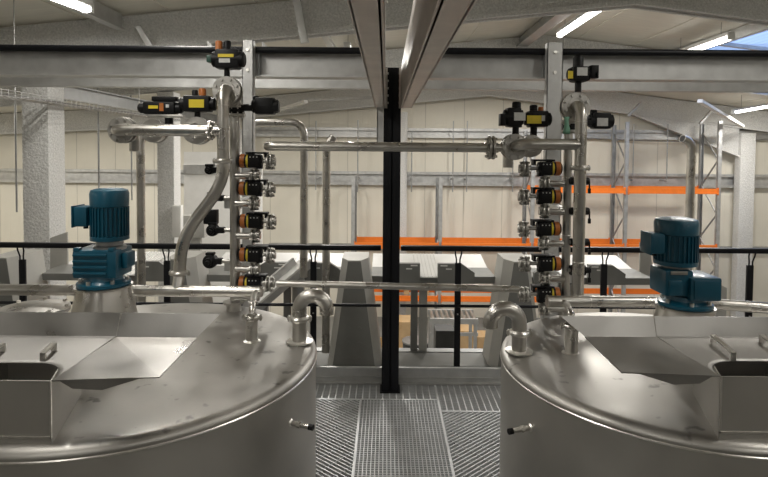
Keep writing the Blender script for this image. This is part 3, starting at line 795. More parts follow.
HR.part('end_cap', B().lathe([(.029, 0), (.033, -.004), (.033, -.012), (0, -.012)], (p0.x, YH, z_r), X, 24), 'steel_pipe')
HR.part('weld_ring', B().lathe([(.028, -.003), (.0305, 0), (.028, .003)], (at(590, 300, YH).x, YH, z_r), X, 24, True), 'weld')

# upper crossover pipe
a, c = at(270, 146.2, YM + .1), at(487, 147.5, YM + .1); zz = (a.z + c.z) / 2
T = Thing('crossover_pipe', 'long horizontal pipe high up linking the two valve stacks past the black post', 'pipe', (a.x, YM + .1, zz))
T.part('pipe', B().tube(fillet([V(a.x - .02, YM + .32, zz), V(a.x - .02, YM + .1, zz), V(c.x, YM + .1, zz)], .05), .0265, 20), 'steel_pipe')
T.part('flange', B().flange((c.x + .012, YM + .1, zz), X, .066, .014, 8, br=.0085), 'steel_dull')
T.part('flange', B().flange((c.x + .034, YM + .1, zz), X, .066, .014, 8, br=.0085), 'steel_dull')
T.part('stub', B().cyl((c.x + .03, YM + .1, zz), (c.x + .085, YM + .1, zz), .022), 'steel_dull')
# lower crossover pipe
a, c = at(277, 283.4, 3.12), at(519, 289.6, 3.03); zz = a.z
T = Thing('crossover_pipe', 'thin horizontal pipe at railing height linking the lowest valves of both stacks', 'pipe', a)
T.part('pipe', B().tube([a, V(c.x, 3.03, zz)], .0185, 18), 'steel_pipe')

# ---- top pipe assemblies (flanged elbow, run, tee, vertical leg)
def top_assembly(label, xv, flange_px, leg_end, run_y, run_end_flange, r, side):
    Yp = YM - .02
    xx = at(xv, 130, Yp).x
    fz = at(flange_px[0], flange_px[1], Yp + .1); f2 = at(run_end_flange[0], run_end_flange[1], Yp + .1)
    zl_ = at(xv, leg_end, Yp).z; zr_ = at(run_end_flange[0], run_y, Yp).z
    T = Thing('pipe_tee_assembly', label, 'pipe', (xx, Yp, zl_))
    T.part('vertical_leg', B().tube(fillet([V(xx, Yp, zl_), V(xx, Yp, fz.z), V(fz.x, Yp + .105, fz.z)], .075, 10), r, 24), 'steel_pipe')
    T.part('run_pipe', B().tube(fillet([V(xx, Yp, zr_), V(f2.x, Yp, zr_), V(f2.x, Yp + .105, f2.z)], .07, 10), r * .97, 24), 'steel_pipe')
    f = T.part('flange', B().flange((fz.x, Yp + .100, fz.z), Y_, .079, .014, 8, br=.0085), 'steel_dull')
    T.part('gasket', B().lathe([(.055, 0), (.07, 0), (.07, .008), (.055, .008)], (fz.x, Yp + .107, fz.z), Y_, 28, True), 'black_plastic', parent=f)
    f = T.part('flange', B().flange((f2.x, Yp + .100, f2.z), Y_, .074, .014, 8, br=.0085), 'steel_dull')
    T.part('gasket', B().lathe([(.05, 0), (.066, 0), (.066, .008), (.05, .008)], (f2.x, Yp + .107, f2.z), Y_, 28, True), 'black_plastic', parent=f)
    T.part('rear_flange', B().flange((fz.x, Yp + .150, fz.z), Y_, .079, .014, 8, br=.0085), 'steel_dull')
    T.part('rear_flange', B().flange((f2.x, Yp + .150, f2.z), Y_, .074, .014, 8, br=.0085), 'steel_dull')
    T.part('rear_elbow', B().tube(fillet([V(f2.x, Yp + .15, f2.z), V(f2.x, Yp + .27, f2.z), V(f2.x, Yp + .27, f2.z - .12)], .07), r * .95, 20), 'steel_dull')
    T.part('weld_ring', B().lathe([(r - .001, -.003), (r + .0015, 0), (r - .001, .003)], (xx, Yp, fz.z - .09), Z, 24, True), 'weld')
    T.part('clamp', B().clamp((xx, Yp, zl_), Z, r), 'steel_pipe')
    return T, xx, Yp, zl_, fz
TA, xA, YA, zA, fA = top_assembly('flanged stainless pipe with a long left arm topping the left valve stack', 223, (226.5, 90.5), 161, 130, (121, 130), .032, -1)
TB, xB, YB, zB, fB = top_assembly('flanged stainless pipe with a short left arm topping the right valve stack', 581, (576, 106.5), 168, 144, (515, 147), .031, -1)
zmid = at(211, 130, YA).z; xm = at(211, 130, YA).x
TA.part('arm_flange', B().flange((xm, YA + .005, zmid), X, .055, .012, 8), 'steel_dull')

# ---- curved hose (left) from clamp to header
hp = [(223.6, 161), (223.4, 170), (221, 181), (216, 192), (208.5, 203), (199.5, 214), (191, 226), (185, 238), (181.5, 250), (180, 262), (179.6, 273)]
pts = [at(x, y, YA) for x, y in hp]; pts[0].x = xA; pts[-1].z += 0
T = Thing('curved_pipe', 'S-curved stainless pipe dropping from the left stack to the header behind the motor', 'pipe', pts[-1])
sm = []
for i in range(len(pts) - 1):
    for t in (0, .33, .66): sm.append(pts[i].lerp(pts[i + 1], t))
sm.append(pts[-1])
for _ in range(3): sm = [sm[0]] + [(sm[i - 1] + sm[i] * 2 + sm[i + 1]) / 4 for i in range(1, len(sm) - 1)] + [sm[-1]]
sm[0].z -= .014
T.part('bend', B().tube(sm, .033, 24), 'steel_pipe')
T.part('clamp', B().clamp(pts[-1], Z, .033), 'steel_pipe')
T.part('stub', B().tube([pts[-1], V(pts[-1].x, YH, z_h)], .029, 24), 'steel_pipe')
# ---- right straight drop to header
T = Thing('drop_pipe', 'straight vertical pipe dropping from the clamp to the right header, right of the yellow-banded valves', 'pipe', (xB, YH, z_r))
T.part('pipe', B().tube([V(xB, YB, zB - .014), V(xB, YB, z_r + .012)], .0315, 24), 'steel_pipe')
T.part('weld_ring', B().lathe([(.031, -.004), (.034, 0), (.031, .004)], (xB, YB, at(581, 262, YB).z), Z, 24, True), 'weld')

# ---- risers
def riser(label, px, top, bot, r, foot, fl_px, Yr, zc, xc, yc):
    x = at(px, 200, Yr).x; zt, zb = at(px, top, Yr).z, at(px, bot, Yr).z
    T = Thing('riser_pipe', label, 'pipe', (x, Yr, zb))
    T.part('pipe', B().tube([V(x, Yr, zb), V(x, Yr, zt)], r, 24), 'steel_dull')
    xf_ = at(fl_px, top, Yr).x
    T.part('top_flange', B().flange((x + .01, Yr, zt), Z, .052, .012, 8), 'steel_dull')
    T.part('wafer_body', B().lathe([(0, 0), (.046, 0), (.046, .034), (0, .034)], (x + .01, Yr, zt + .007), Z, 32), 'black_plastic')
    T.part('upper_flange', B().flange((x + .01, Yr, zt + .048), Z, .052, .012, 8), 'steel_dull')
    T.part('elbow', B().tube(fillet([V(x + .01, Yr, zt + .05), V(xc, Yr, zc), V(xc, yc, zc)], .05), r, 20), 'steel_dull')
    if foot:
        zf = at(px, 302, Yr).z
        f = T.part('foot_flange', B().lathe([(0, 0), (.062, 0), (.062, .012), (0, .012)], (x - .008, Yr, zf - .006), Z, 36), 'steel_dull')
        T.part('foot_neck', B().cyl((x - .008, Yr, foot), (x - .008, Yr, zf - .006), .044, 28), 'steel_dull', parent=f)
    return T, x, Yr
RA, xRA, YRA = riser('vertical riser pipe of the left stack, with yellow-banded valves on its right', 235, 115, 300, .0295, top_z(.73), 238, YM + .24, fA.z, fA.x, YA + .157)
RB, xRB, YRB = riser('vertical riser pipe of the right stack, with yellow-banded valves on its left', 567, 131, 306, .0245, None, 564, YM + .20, fB.z, fB.x, YB + .157)
for py in (178, 235): RB.part('weld_ring', B().lathe([(.024, -.004), (.027, 0), (.024, .004)], (xRB, YRB, at(567, py, YRB).z), Z, 24, True), 'weld')
# foot of the right riser on its tank
RB.part('foot_neck', B().cyl((xRB, YRB, top_z(.68)), (xRB, YRB, at(567, 306, YRB).z), .036, 24), 'steel_dull')

# ---- small connections from headers to tank nozzles
def tank_inlet(label, base, C, hx, hz, clamp_y, r, cl=True):
    p = atz(base[0], base[1], top_z(.55)); zc = at(base[0], clamp_y, p.y).z
    T = Thing('tank_inlet', label, 'pipe', (p.x, p.y, p.z))
    T.part('nozzle', B().cyl((p.x, p.y, p.z - .002), (p.x, p.y, zc), r, 24), 'steel_pipe')
    T.part('weld_collar', B().lathe([(r - .002, .004), (r + .012, -.002), (r + .012, -.01), (r - .002, -.01)], (p.x, p.y, p.z + .004), Z, 24, True), 'weld')
    if cl: T.part('clamp', B().clamp((p.x, p.y, zc), Z, r * .95), 'steel_pipe')
    T.part('feed_bend', B().tube(fillet([V(p.x, p.y, zc), V(p.x, p.y, zc + .05), V(hx, YH - .06, hz + .0), V(hx, YH, hz)], .05), r * .55, 18), 'steel_pipe')
    return T
tank_inlet('clamped nozzle on the left tank top, fed from the end of the header', (252, 341), TL, at(257, 292, YH).x, z_h, 317.5, .030)
tank_inlet('nozzle on the right tank top under the start of the header', (571, 353), TR, at(563, 301, YH).x, z_r, 326, .031)

# ---- stacked valves with yellow and orange bands
def band_valve(name, s, fo):
    T = Thing(name, '', 'valve', (0, 0, 0), 'yellow-banded valves')
    h = .030
    # s=+1: orange end at -x, flange at +x
    bd = B().lathe([(0, -.066), (.024, -.064), (.033, -.056), (.0355, -.044), (.0355, .054), (.031, .063), (0, .066)], (0, 0, 0), (s, 0, 0), 28)
    bd.box((s * .026, -.005, .0), (.066, .072, .066), None, .006)
    bd.box((s * .052, -.01, -.03), (.03, .04, .02), None, .004); bd.box((s * .01, -.02, .04), (.03, .03, .016), None, .004)
    bd.box((s * .035, -.031, -.012), (.024, .018, .024), None, .003)
    a = T.part('actuator', bd, 'black_plastic')
    T.part('orange_window', B().lathe([(.035, -.052), (.0368, -.050), (.0368, -.029), (.035, -.027)], (0, 0, 0), (s, 0, 0), 28, True), 'orange_plastic', parent=a)
    T.part('yellow_band', B().lathe([(.035, -.018), (.0372, -.017), (.0372, -.006), (.035, -.005)], (0, 0, 0), (s, 0, 0), 28, True), 'yellow', parent=a)
    for kk in range(3): T.part('screw', B().cyl((s * (.008 + kk * .018), -.043, .022), (s * (.008 + kk * .018), -.036, .022), .0035, 8), 'galv', parent=a)
    T.part('mounting_plate', B().box((s * .036, 0, .042), (.115, .055, .010), None, .002).box((s * .085, 0, .030), (.014, .045, .03)), 'black_plastic')
    T.part('drive_shaft', B().cyl((s * .05, 0, .0), (s * (fo - .01), 0, .0), .010, 14), 'steel_dull')
    T.part('flange', B().flange((s * (fo - .009), 0, -.004), X, .041, .011, 6, br=.007), 'steel_dull')
    T.part('flange', B().flange((s * (fo + .011), 0, -.004), X, .041, .011, 6, br=.007), 'steel_dull')
    T.part('outlet_cap', B().lathe([(.02, .0), (.02, .012), (.014, .018), (0, .018)], (s * (fo + .015), 0, -.004), (s, 0, 0), 18), 'steel_dull')
    T.part('branch_pipe', B().cyl((-s * .080, .0, -.078), (s * .052, 0, -.078), .017, 18), 'steel_dull')
    for dx in (.012, .034): T.part('branch_flange', B().flange((s * dx, 0, -.078), X, .036, .011, 6, br=.006), 'steel_dull')
    T.part('valve_body', B().cyl((s * .023, 0, -.078), (s * .023, 0, -.03), .017, 16).lathe([(.012, -.02), (.02, -.014), (.02, .014), (.012, .02)], (s * .023, 0, -.078), Z, 18, True), 'steel_dull')
    return T
ordn = ('topmost', 'second from the top', 'third from the top', 'fourth from the top', 'lowest')
def place_stack(proto, px_list, Yv, side):
    for i, (px, py) in enumerate(px_list):
        o = proto.o if i == 0 else copy_tree(proto.o)
        o.location = at(px, py, Yv); o.scale = (1.08, 1.12, 1.12)
        o['label'] = 'black actuator with orange and yellow bands, %s on the %s stack' % (ordn[i], side)
        o['group'] = 'yellow-banded valves on the %s stack' % side
vL = band_valve('banded_valve', 1, .105); vR = band_valve('banded_valve', -1, .132)
place_stack(vL, [(250.5, 161), (250, 188.5), (251, 221), (250.5, 254.5), (249.5, 283)], YRA - .02, 'left')
place_stack(vR, [(549.5, 168.5), (549, 196.5), (548.5, 228.5), (549.5, 263.5), (549, 294)], YRB - .02, 'right')
# extra lime marker on the two lowest valves
def marker(o, px, py, Yv):
    pass

# ---- round black valves behind the pipes
def hand_valve(label, px, py, px_riser, s, r=.036, big=False):
    c = at(px, py, YRA + .01); xr = at(px_riser, py, YRA).x
    T = Thing('compact_valve', label, 'valve', c)
    b = B().lathe([(0, -.05), (r * .55, -.05), (r * .6, -.03), (r * .95, -.025), (r, -.015), (r, .02), (r * .85, .03), (0, .03)], c, Y_, 28)
    k = T.part('actuator', b, 'black_plastic')
    T.part('knob', B().lathe([(0, -.07), (r * .28, -.07), (r * .34, -.045), (r * .34, -.03), (0, -.03)], c, Y_, 16), 'black_plastic', parent=k)
    T.part('housing', B().box(c + V(s * .04, .0, 0), (.06, .05, .034), None, .006).box(c + V(s * .0, 0, r * 1.05), (.05, .04, .016), None, .004), 'black_plastic')
    if big: T.part('junction_box', B().box(c + V(-.02, .03, .075), (.08, .05, .085), None, .006), 'black_plastic')
    T.part('branch_pipe', B().cyl((c.x + s * .03, c.y, c.z), (xr, c.y, c.z), .012, 14), 'steel_dull')
    return T
hand_valve('small round black valve just left of the upper left riser, highest of four', 210, 170, 235, 1, .026)
hand_valve('small round black valve half hidden by the curved pipe, second highest of four', 212, 198, 235, 1, .026)
hand_valve('round black valve with a square black box above it, left of the left riser', 213, 230, 235, 1, .036, True)
hand_valve('round black valve above the header, lowest of four left of the left riser', 210.5, 261, 235, 1, .042)
for i, (py, lb) in enumerate(((181, 'highest of four'), (211, 'second highest of four'), (242, 'third highest of four'), (270, 'lowest of four with steel collar'))):
    a, c = at(570, py, YM + .14), at(591.5, py, YM + .14); c.z = a.z
    T = Thing('compact_valve', 'black cylindrical valve end right of the right drop pipe, ' + lb, 'valve', a)
    T.part('actuator', B().lathe([(0, 0), (.020, 0), (.022, .006), (.022, .1), (.018, .108), (0, .11)] if i < 3 else [(0, 0), (.028, 0), (.03, .006), (.03, .085), (.018, .09), (.018, .115), (0, .118)], a, X, 22), 'black_plastic')
    T.part('lever', B().box((c.x - .015, a.y - .01, a.z - .055), (.016, .014, .03), None, .004).cyl((c.x - .015, a.y - .01, a.z - .06), (c.x - .015, a.y - .01, a.z - .0), .005, 8), 'black_plastic')
    T.part('branch_pipe', B().cyl((xRB, a.y, a.z), (a.x + .01, a.y, a.z), .012, 14), 'steel_dull')
    if i == 3: T.part('collar', B().flange((a.x + .03, a.y, a.z), X, .036, .012, 6), 'steel_dull')

# ---- actuators on top of the butterfly valves
def act(label, Yv, body, neck, disc=None, caps=(), labels=(), extra=(), depth=.085, bev=.012):
    """body=(x0,x1,y0,y1) px; neck=(x,y0,y1,halfw); disc=(cx,cy,r_px)"""
    k = Yv / F
    p0, p1 = at(body[0], body[3], Yv), at(body[1], body[2], Yv); cx = (p0.x + p1.x) / 2
    root = at(neck[0], neck[2], Yv)
    T = Thing('valve_actuator', label, 'valve actuator', root)
    Lx, Hz = abs(p1.x - p0.x), p1.z - p0.z; c = V(cx, Yv, (p0.z + p1.z) / 2)
    b = B().box(c, (Lx * .72, depth, Hz), None, bev)
    b.lathe([(0, -Lx / 2), (Hz * .30, -Lx / 2), (Hz * .40, -Lx * .46), (Hz * .42, 0), (Hz * .40, Lx * .46), (Hz * .30, Lx / 2), (0, Lx / 2)], c, X, 24)
    a = T.part('body', b, 'black_plastic')
    nz0, nz1 = at(neck[0], neck[2], Yv).z, at(neck[0], neck[1], Yv).z; nx = root.x; hw = neck[3] * k
    T.part('neck', B().cyl((nx, Yv, nz0), (nx, Yv, nz1 + .01), hw, 18).box((nx, Yv, nz1 - .002), (hw * 3.2, depth * .7, .012), None, .002), 'black_plastic')
    for (x0, x1, y0, y1, mm) in caps:
        q0, q1 = at(x0, y1, Yv), at(x1, y0, Yv)
        T.part('indicator_cap', B().lathe([(0, -.012), (abs(q1.x - q0.x) / 2, -.012), (abs(q1.x - q0.x) / 2, (q1.z - q0.z) * .85), (abs(q1.x - q0.x) * .4, q1.z - q0.z), (0, q1.z - q0.z)], ((q0.x + q1.x) / 2, Yv, q0.z), Z, 20), mm, label='orange indicator cap' if 'orange' in mm else None)
    for (x0, x1, y0, y1, mm) in labels:
        q0, q1 = at(x0, y1, Yv - depth / 2), at(x1, y0, Yv - depth / 2)
        T.part('sticker', B().bx(q0.x, q1.x, Yv - depth / 2 - .0025, Yv - depth / 2 + .0005, q0.z, q1.z), mm, parent=a, label={'yellow': 'yellow sticker', 'white_label': 'white sticker', 'orange_plastic': 'orange sticker'}.get(mm), smooth=False)
    for (x0, x1, y0, y1, mm) in extra:
        q0, q1 = at(x0, y1, Yv), at(x1, y0, Yv)
        T.part('side_box', B().box(((q0.x + q1.x) / 2, Yv - .01, (q0.z + q1.z) / 2), (q1.x - q0.x, depth * .7, q1.z - q0.z), None, .004), mm)
    if disc:
        d = at(disc[0], disc[1], Yv); r = disc[2] * k
        v = T.part('valve_disc', B().lathe([(r * .55, -.022), (r, -.022), (r, .022), (r * .55, .022)], d, Y_, 32, True), 'steel_dull')
        T.part('rear_flange', B().flange(d + V(0, .04, 0), Y_, r * 1.05, .012, 8), 'steel_dull', parent=v)
        T.part('disc_plate', B().cyl(d - V(0, .004, 0), d + V(0, .004, 0), r * .57, 24), 'steel_dull', parent=v)
    return T
Yu = YA + .13
act('black actuator with an orange cap standing on the upper left flange', Yu, (212, 245, 50, 69), (227, 68, 78, 2.8), None,
    caps=[(215.5, 222.5, 41, 50, 'orange_plastic'), (223.5, 231, 41, 50, 'black_plastic')], labels=[(218, 233.5, 54, 57, 'yellow'), (219, 230, 58.5, 62.5, 'white_label')], extra=[(208.5, 213.5, 56, 63, 'green_dark')])
Yw = YA + .135
act('black actuator with a large yellow sticker above the long left pipe arm', Yw, (180, 216.5, 96, 112), (197.5, 111, 120, 3), (197, 130.5, 13.5),
    caps=[(192, 198, 90, 97, 'black_plastic'), (199, 206, 88.5, 97, 'orange_plastic')], labels=[(189, 204, 99.5, 107.5, 'yellow')])
act('flat black valve actuator above the left pipe elbow, leftmost of the actuators', Yw, (139, 183, 102, 114.5), (169, 114, 124, 4), (154, 131, 11.5),
    caps=[], labels=[(148.5, 158, 105.5, 108.5, 'yellow'), (159.5, 163.5, 103, 111, 'orange_plastic'), (166, 169, 104.5, 107.5, 'white_label')], extra=[(154, 178, 97, 101.5, 'black_plastic'), (150, 184.5, 115, 118, 'steel_dull')], depth=.075)
act('black valve actuator sticking out to the right beside the left support post', YRA, (252, 279, 98, 114.5), (246, 106, 110.5, 3), None,
    caps=[(253, 259, 96, 100, 'black_plastic')], labels=[], extra=[(272, 279.5, 104, 112, 'black_plastic'), (236, 254, 105.5, 111, 'black_plastic')], depth=.08)
act('black actuator with a domed cap standing on the upper right flange', Yu, (567.5, 590, 67, 82), (578, 81, 92, 3.2), None,
    caps=[(573, 583.5, 56, 68, 'black_plastic')], labels=[(568, 573, 71, 78.5, 'yellow'), (577, 587.5, 67.5, 75.5, 'white_label')], extra=[(588.5, 596.5, 66, 79, 'black_plastic'), (592, 595.5, 73, 78, 'green_dark')])
act('black actuator with a white sticker, left of the pair above the right pipe arm', YA + .125, (503, 523, 108, 127), (515.5, 126, 135, 3.2), None,
    caps=[(512, 521, 102, 109, 'black_plastic')], labels=[(514, 525.5, 112.5, 120.5, 'white_label')], extra=[(499, 504.5, 114, 126, 'black_plastic')])
act('black actuator with a yellow sticker, right of the pair above the right pipe arm', YA + .21, (523.5, 551, 111, 127), (533.5, 126, 139, 3.4), (531, 146, 11),
    caps=[(529.5, 537.5, 105, 112, 'black_plastic'), (538, 543.5, 107, 112, 'orange_plastic')], labels=[(527, 541.5, 115.5, 123.5, 'yellow'), (541.5, 545, 115.5, 121, 'white_label')])
act('black valve actuator with a white sticker to the right of the upper right flange', YRB, (588, 613, 113, 129), (585, 120, 124.5, 3), None,
    caps=[(590, 597, 110, 114, 'black_plastic')], labels=[(597, 608, 118, 126, 'white_label')], extra=[(574, 590, 120.5, 126, 'black_plastic')], depth=.075)
# green tag hanging at the upper right wafer valve
p = at(565.5, 117, YM); q = at(565.5, 134, YM); wd = .016
b = B()
rows = []
for i in range(9):
    t = i / 8; c = p.lerp(q, t); ofs = .004 * math.sin(t * 5)
    rows.append([(c.x - wd + ofs, c.y - .02, c.z), (c.x + wd * .9 - ofs, c.y - .022 + .004 * math.sin(t * 7), c.z)])
b.grid(rows)
gt = single('hanging_tag', b, 'green', 'pale green tag hanging from the upper right valve flange', 'tag')
md = gt.modifiers.new('thick', 'SOLIDIFY'); md.thickness = .0015

# bracket plates tying the stacks to their support posts
for px, side, ys, xp in ((239, 'left', (205, 268), xRA), (566, 'right', (212, 280), xRB)):
    postx, posty = (pLx, pLy) if side == 'left' else (pRx, pRy)
    for j, py in enumerate(ys):
        z0 = at(px, py, YRA).z
        b = B().box(((xp + postx) / 2, (YRA + .031 + posty) / 2, z0), (.05, posty - YRA - .034, .03), None, .003)
        b.bx(min(xp, postx) - .03, max(xp, postx) + .03, YRA + .03, YRA + .036, z0 - .025, z0 + .025)
        single('pipe_bracket', b, 'galv', 'steel bracket tying the %s riser pipe back to its support post, %s one' % (side, ('upper', 'lower')[j]), 'bracket')

# ================================================================== BEHIND THE PLATFORM
# free-standing vertical pipes
def vpipe(label, pts, r, m_='steel_pipe', fr=.12, name='vertical_pipe'):
    return single(name, B().tube(fillet(pts, fr), r, 20), m_, label, 'pipe', pts[-1])
a = at(140.5, 150, 4.94); e = at(152, 131, 4.94)
vpipe('vertical stainless pipe with a bent top behind the left motor', [V(e.x + .06, 5.0, e.z), V(a.x, 4.94, e.z), V(a.x, 4.94, GZ)], .036)
a = at(304, 150, 5.12); zt = at(304, 122.5, 5.12).z; x0 = at(247, 122, 5.12).x; zb = at(304, 277, 5.12).z
vpipe('vertical pipe bent left at its top, just right of the left valve stack', [V(x0, 5.12, at(355, 363.5, 5.25).z + .002), V(x0, 5.12, zt), V(a.x, 5.12, zt), V(a.x, 5.12, zb)], .036)
a = at(326.5, 150, 5.32); t_ = at(332, 136.5, 5.32); zb = at(326.5, 352, 5.32).z
vpipe('vertical pipe with a slanted open top, nearest pipe left of the black post', [V(t_.x + .02, 5.32, t_.z), V(a.x, 5.32, t_.z - .10), V(a.x, 5.32, zb)], .038, fr=.03)
a = at(690, 200, 8.0); t_ = at(683, 140, 8.0)
T = Thing('vent_pipe', 'tall steel vent pipe with a bent open top behind the right motor', 'pipe', (a.x, 8.0, GZ))
T.part('pipe', B().tube(fillet([V(t_.x - .03, 7.96, t_.z + .02), V(a.x, 8.0, t_.z - .03), V(a.x, 8.0, GZ)], .14), .058, 20), 'steel_pipe')
d = (V(a.x, 8, t_.z - .03) - V(t_.x - .03, 7.96, t_.z + .02)).normalized()
T.part('dark_mouth', B().cyl(V(t_.x - .03, 7.96, t_.z + .02) - d * .001, V(t_.x - .03, 7.96, t_.z + .02) + d * .004, .05), 'black_plastic')  # black disc stands in for the shaded inside of the vent mouth

# machine row: tapered pillars on a base frame, weighing troughs between them
PYY = 5.25
zB_ = at(355, 363.5, PYY).z; zT_ = at(355, 257.6, PYY).z
T = Thing('machine_base_frame', 'long grey base frame of the machines beyond the kick plate', 'machine frame', (0, 5.5, GZ))
T.part('front_beam', B().bx(-5.2, 5.2, PYY - .22, PYY - .1 + .4, zB_ - .14, zB_), 'machine_grey', smooth=False)
za, zb_ = at(440, 352, 5.62).z, at(440, 361, 5.62).z
T.part('rear_beam', B().bx(-5.2, 5.2, 5.58, 5.68, zB_, za - .02), 'galv_dark', smooth=False)
for xx in (-4.2, -1.4, 1.4, 4.2): T.part('leg', B().bx(xx - .06, xx + .06, 5.3, 5.42, GZ, zB_ - .14), 'frame_grey', smooth=False)
def pillar(px, label):
    cx = at(px, 300, PYY).x; k = PYY / F
    def hexa(y, wt, wb): return [(cx - wt * k / 2, y, zT_), (cx + wt * k / 2, y, zT_), (cx + wb * k / 2, y, zB_), (cx - wb * k / 2, y, zB_)]
    T = Thing('tapered_pillar', label, 'machine pillar', (cx, PYY, zB_))
    f, o, r_ = hexa(PYY - .14, 12.5, 42), hexa(PYY, 26, 55), hexa(PYY + .3, 26, 55)
    b = B()
    vs = [[b.bm.verts.new(Vector(p)) for p in q] for q in (o, r_)]
    for i in range(4): b.bm.faces.new((vs[0][i], vs[0][(i + 1) % 4], vs[1][(i + 1) % 4], vs[1][i]))
    b.bm.faces.new(vs[1][::-1])
    fv = [b.bm.verts.new(Vector(p)) for p in f]
    for i in range(4): b.bm.faces.new((vs[0][i], vs[0][(i + 1) % 4], fv[(i + 1) % 4], fv[i]))
    b.bm.faces.new(fv)
    T.part('casing', b, 'machine_light', smooth=False)
    g = B().prism([(p[0] * 1.0, p[1] - .004, p[2] - (.012 if i < 2 else -.012)) for i, p in enumerate(f)], (0, .004, 0))
    T.part('front_panel', g, 'machine_grey', smooth=False)
    for row in range(3):
        for cc in (-1, 1):
            z = zB_ + .10 + row * .14
            T.part('cover_plug', B().cyl((cx + cc * .05, PYY - .149, z), (cx + cc * .05, PYY - .142, z), .02, 14), 'machine_grey')
    return T
for px, lb in ((11, 'at the far left edge of the photo'), (183, 'behind the curved pipe'), (355, 'just left of the black post'), (516, 'behind the right gooseneck')):
    pillar(px, 'grey tapered machine pillar standing beyond the railing ' + lb)
def bay(c, lo, hi, label, chute=True, plate=None):
    Yb_ = 5.42; k = Yb_ / F
    def PX(px, py, Y=Yb_): return at(px, py, Y)
    yA, yB = 284.5, 277.5
    z0, z1 = at(386, yA, Yb_).z, at(386, yB, Yb_).z; zt = at(386, 263.5, Yb_).z
    xc = at(c, 270, Yb_).x
    T = Thing('weighing_trough', label, 'machine trough', (xc, Yb_, z0))
    T.part('front_lip', B().bx(at(lo, 280, Yb_).x, at(hi, 280, Yb_).x, Yb_ + .06, Yb_ + .5, z0, z1, .004), 'machine_grey', smooth=False)
    def X_(d): return at(c + d, 270, Yb_).x
    for s in (-1, 1):
        poly = [(xc + s * 9 * k, Yb_, z0 + .012), (xc + s * 46 * k, Yb_, z0 + .012), (xc + s * 46 * k, Yb_, zt - .085), (xc + s * 33 * k, Yb_, zt), (xc + s * 9 * k, Yb_, zt)]
        pl = T.part('side_plate', B().prism(poly, (0, .055, 0)), 'machine_grey', smooth=False)
        for (dx, dz, w) in ((15, -.018, 7), (20, -.050, 6)):
            T.part('slot_label', B().bx(xc + s * dx * k - w * k / 2, xc + s * dx * k + w * k / 2, Yb_ - .002, Yb_ + .001, zt + dz - .006, zt + dz + .006), 'white_sheet', parent=pl, smooth=False)
    # white ribbed chute in the middle, sloping back and up
    zc = at(386, 252, Yb_ + .9).z
    if chute:
        ch = B(); w = 12.5 * k
        ch.prism([(xc - w * .92, Yb_ + .02, z1 + .004), (xc + w * .92, Yb_ + .02, z1 + .004), (xc + w * 1.0, Yb_ + .8, zc), (xc - w * 1.0, Yb_ + .8, zc)], (0, 0, -.01))
        for i in range(7):
            xx = xc - w * .9 + w * 1.8 * i / 6
            ch.prism([(xx - .003, Yb_ + .02, z1 + .004), (xx + .003, Yb_ + .02, z1 + .004), (xx + .003, Yb_ + .8, zc), (xx - .003, Yb_ + .8, zc)], (0, 0, .008))
        T.part('white_chute', ch, 'white_sheet', smooth=False)
    # white sheet back
    xa, xb = at(lo, 270, Yb_).x, at(hi, 270, Yb_).x
    T.part('back_sheet', B().prism([(xa, Yb_ + .5, z1 - .01), (xb, Yb_ + .5, z1 - .01), (xb, Yb_ + .95, at(386, 253.5, Yb_ + .95).z), (xa, Yb_ + .95, at(386, 253.5, Yb_ + .95).z)], (0, .01, -.012)), 'white_sheet', smooth=False)
    zf = za - .02
    for (d0, d1, mm) in ((-17, -10, 'machine_grey'), (-8, 0, 'frame_grey')):
        T.part('leg', B().bx(xc + d0 * k, xc + d1 * k, Yb_ + .18, Yb_ + .26, zf, z0), mm, smooth=False)
    if plate:
        T.part('corner_plate', B().prism([at(px_, py_, Yb_ + .5) for (px_, py_) in plate], (0, .02, 0)), 'machine_light', smooth=False)
    return T
bay(126, 34, 171, 'grey trough with white back sheet beyond the railing behind the left motor', plate=[(50, 279, ), (50, 238), (67, 232), (68, 279)])
bay(297, 198, 343, 'grey trough with white back sheet beyond the railing left of the black post')
bay(429, 371, 497, 'grey trough with white ribbed chute beyond the railing right of the black post')
bay(580, 532, 656, 'grey trough with white back sheet beyond the railing behind the right valve stack', False, [(640, 280), (640, 242.5), (650, 248), (654, 280)])
# inclined conveyor
def beam_between(b, p, q, w, h):
    p, q = Vector(p), Vector(q); d = (q - p).normalized(); s_ = d.cross(Z).normalized(); u = s_.cross(d).normalized()
    R = Matrix((d, s_, u)).transposed(); b.box((p + q) / 2, ((q - p).length, w, h), R)
    return b
p, q = at(254, 312, 4.95), at(312, 262, 5.35)
T = Thing('inclined_conveyor', 'inclined conveyor with bright rails behind the left valve stack', 'conveyor', p)
off = V(.16, .05, -.02)
T.part('side_rail', beam_between(B(), p, q, .03, .07), 'galv', smooth=False)
T.part('side_rail', beam_between(B(), p - off, q - off, .03, .07), 'galv', smooth=False)
T.part('belt', beam_between(B(), p - off * .5 - V(0, 0, .0), q - off * .5, .13, .02), 'white_sheet', smooth=False)
for t in (.15, .8):
    c = p.lerp(q, t); yl = max(c.y, 5.07); T.part('leg', B().bx(c.x - .03, c.x + .03, yl - .03, yl + .03, zB_ + .001, c.z - .02), 'galv_dark', smooth=False)
# pale sheet corners poking above the troughs
p = at(716, 302, 5.6); q = at(727, 288, 5.6)
single('machine_box', B().prism([(p.x, 5.6, q.z + .05), (q.x, 5.6, q.z), (q.x, 5.6, zB_), (p.x, 5.6, zB_)], (0, .3, 0)), 'machine_light', 'small grey sloped machine box right of the right motor', 'machine', smooth=False)
single('machine_box', B().bx(at(436, 300, 7.6).x, at(455, 300, 7.6).x, 7.6, 7.9, GZ, at(445, 331, 7.6).z), 'dark_drum', 'low dark cabinet seen under the trough right of the black post', 'machine', smooth=False)

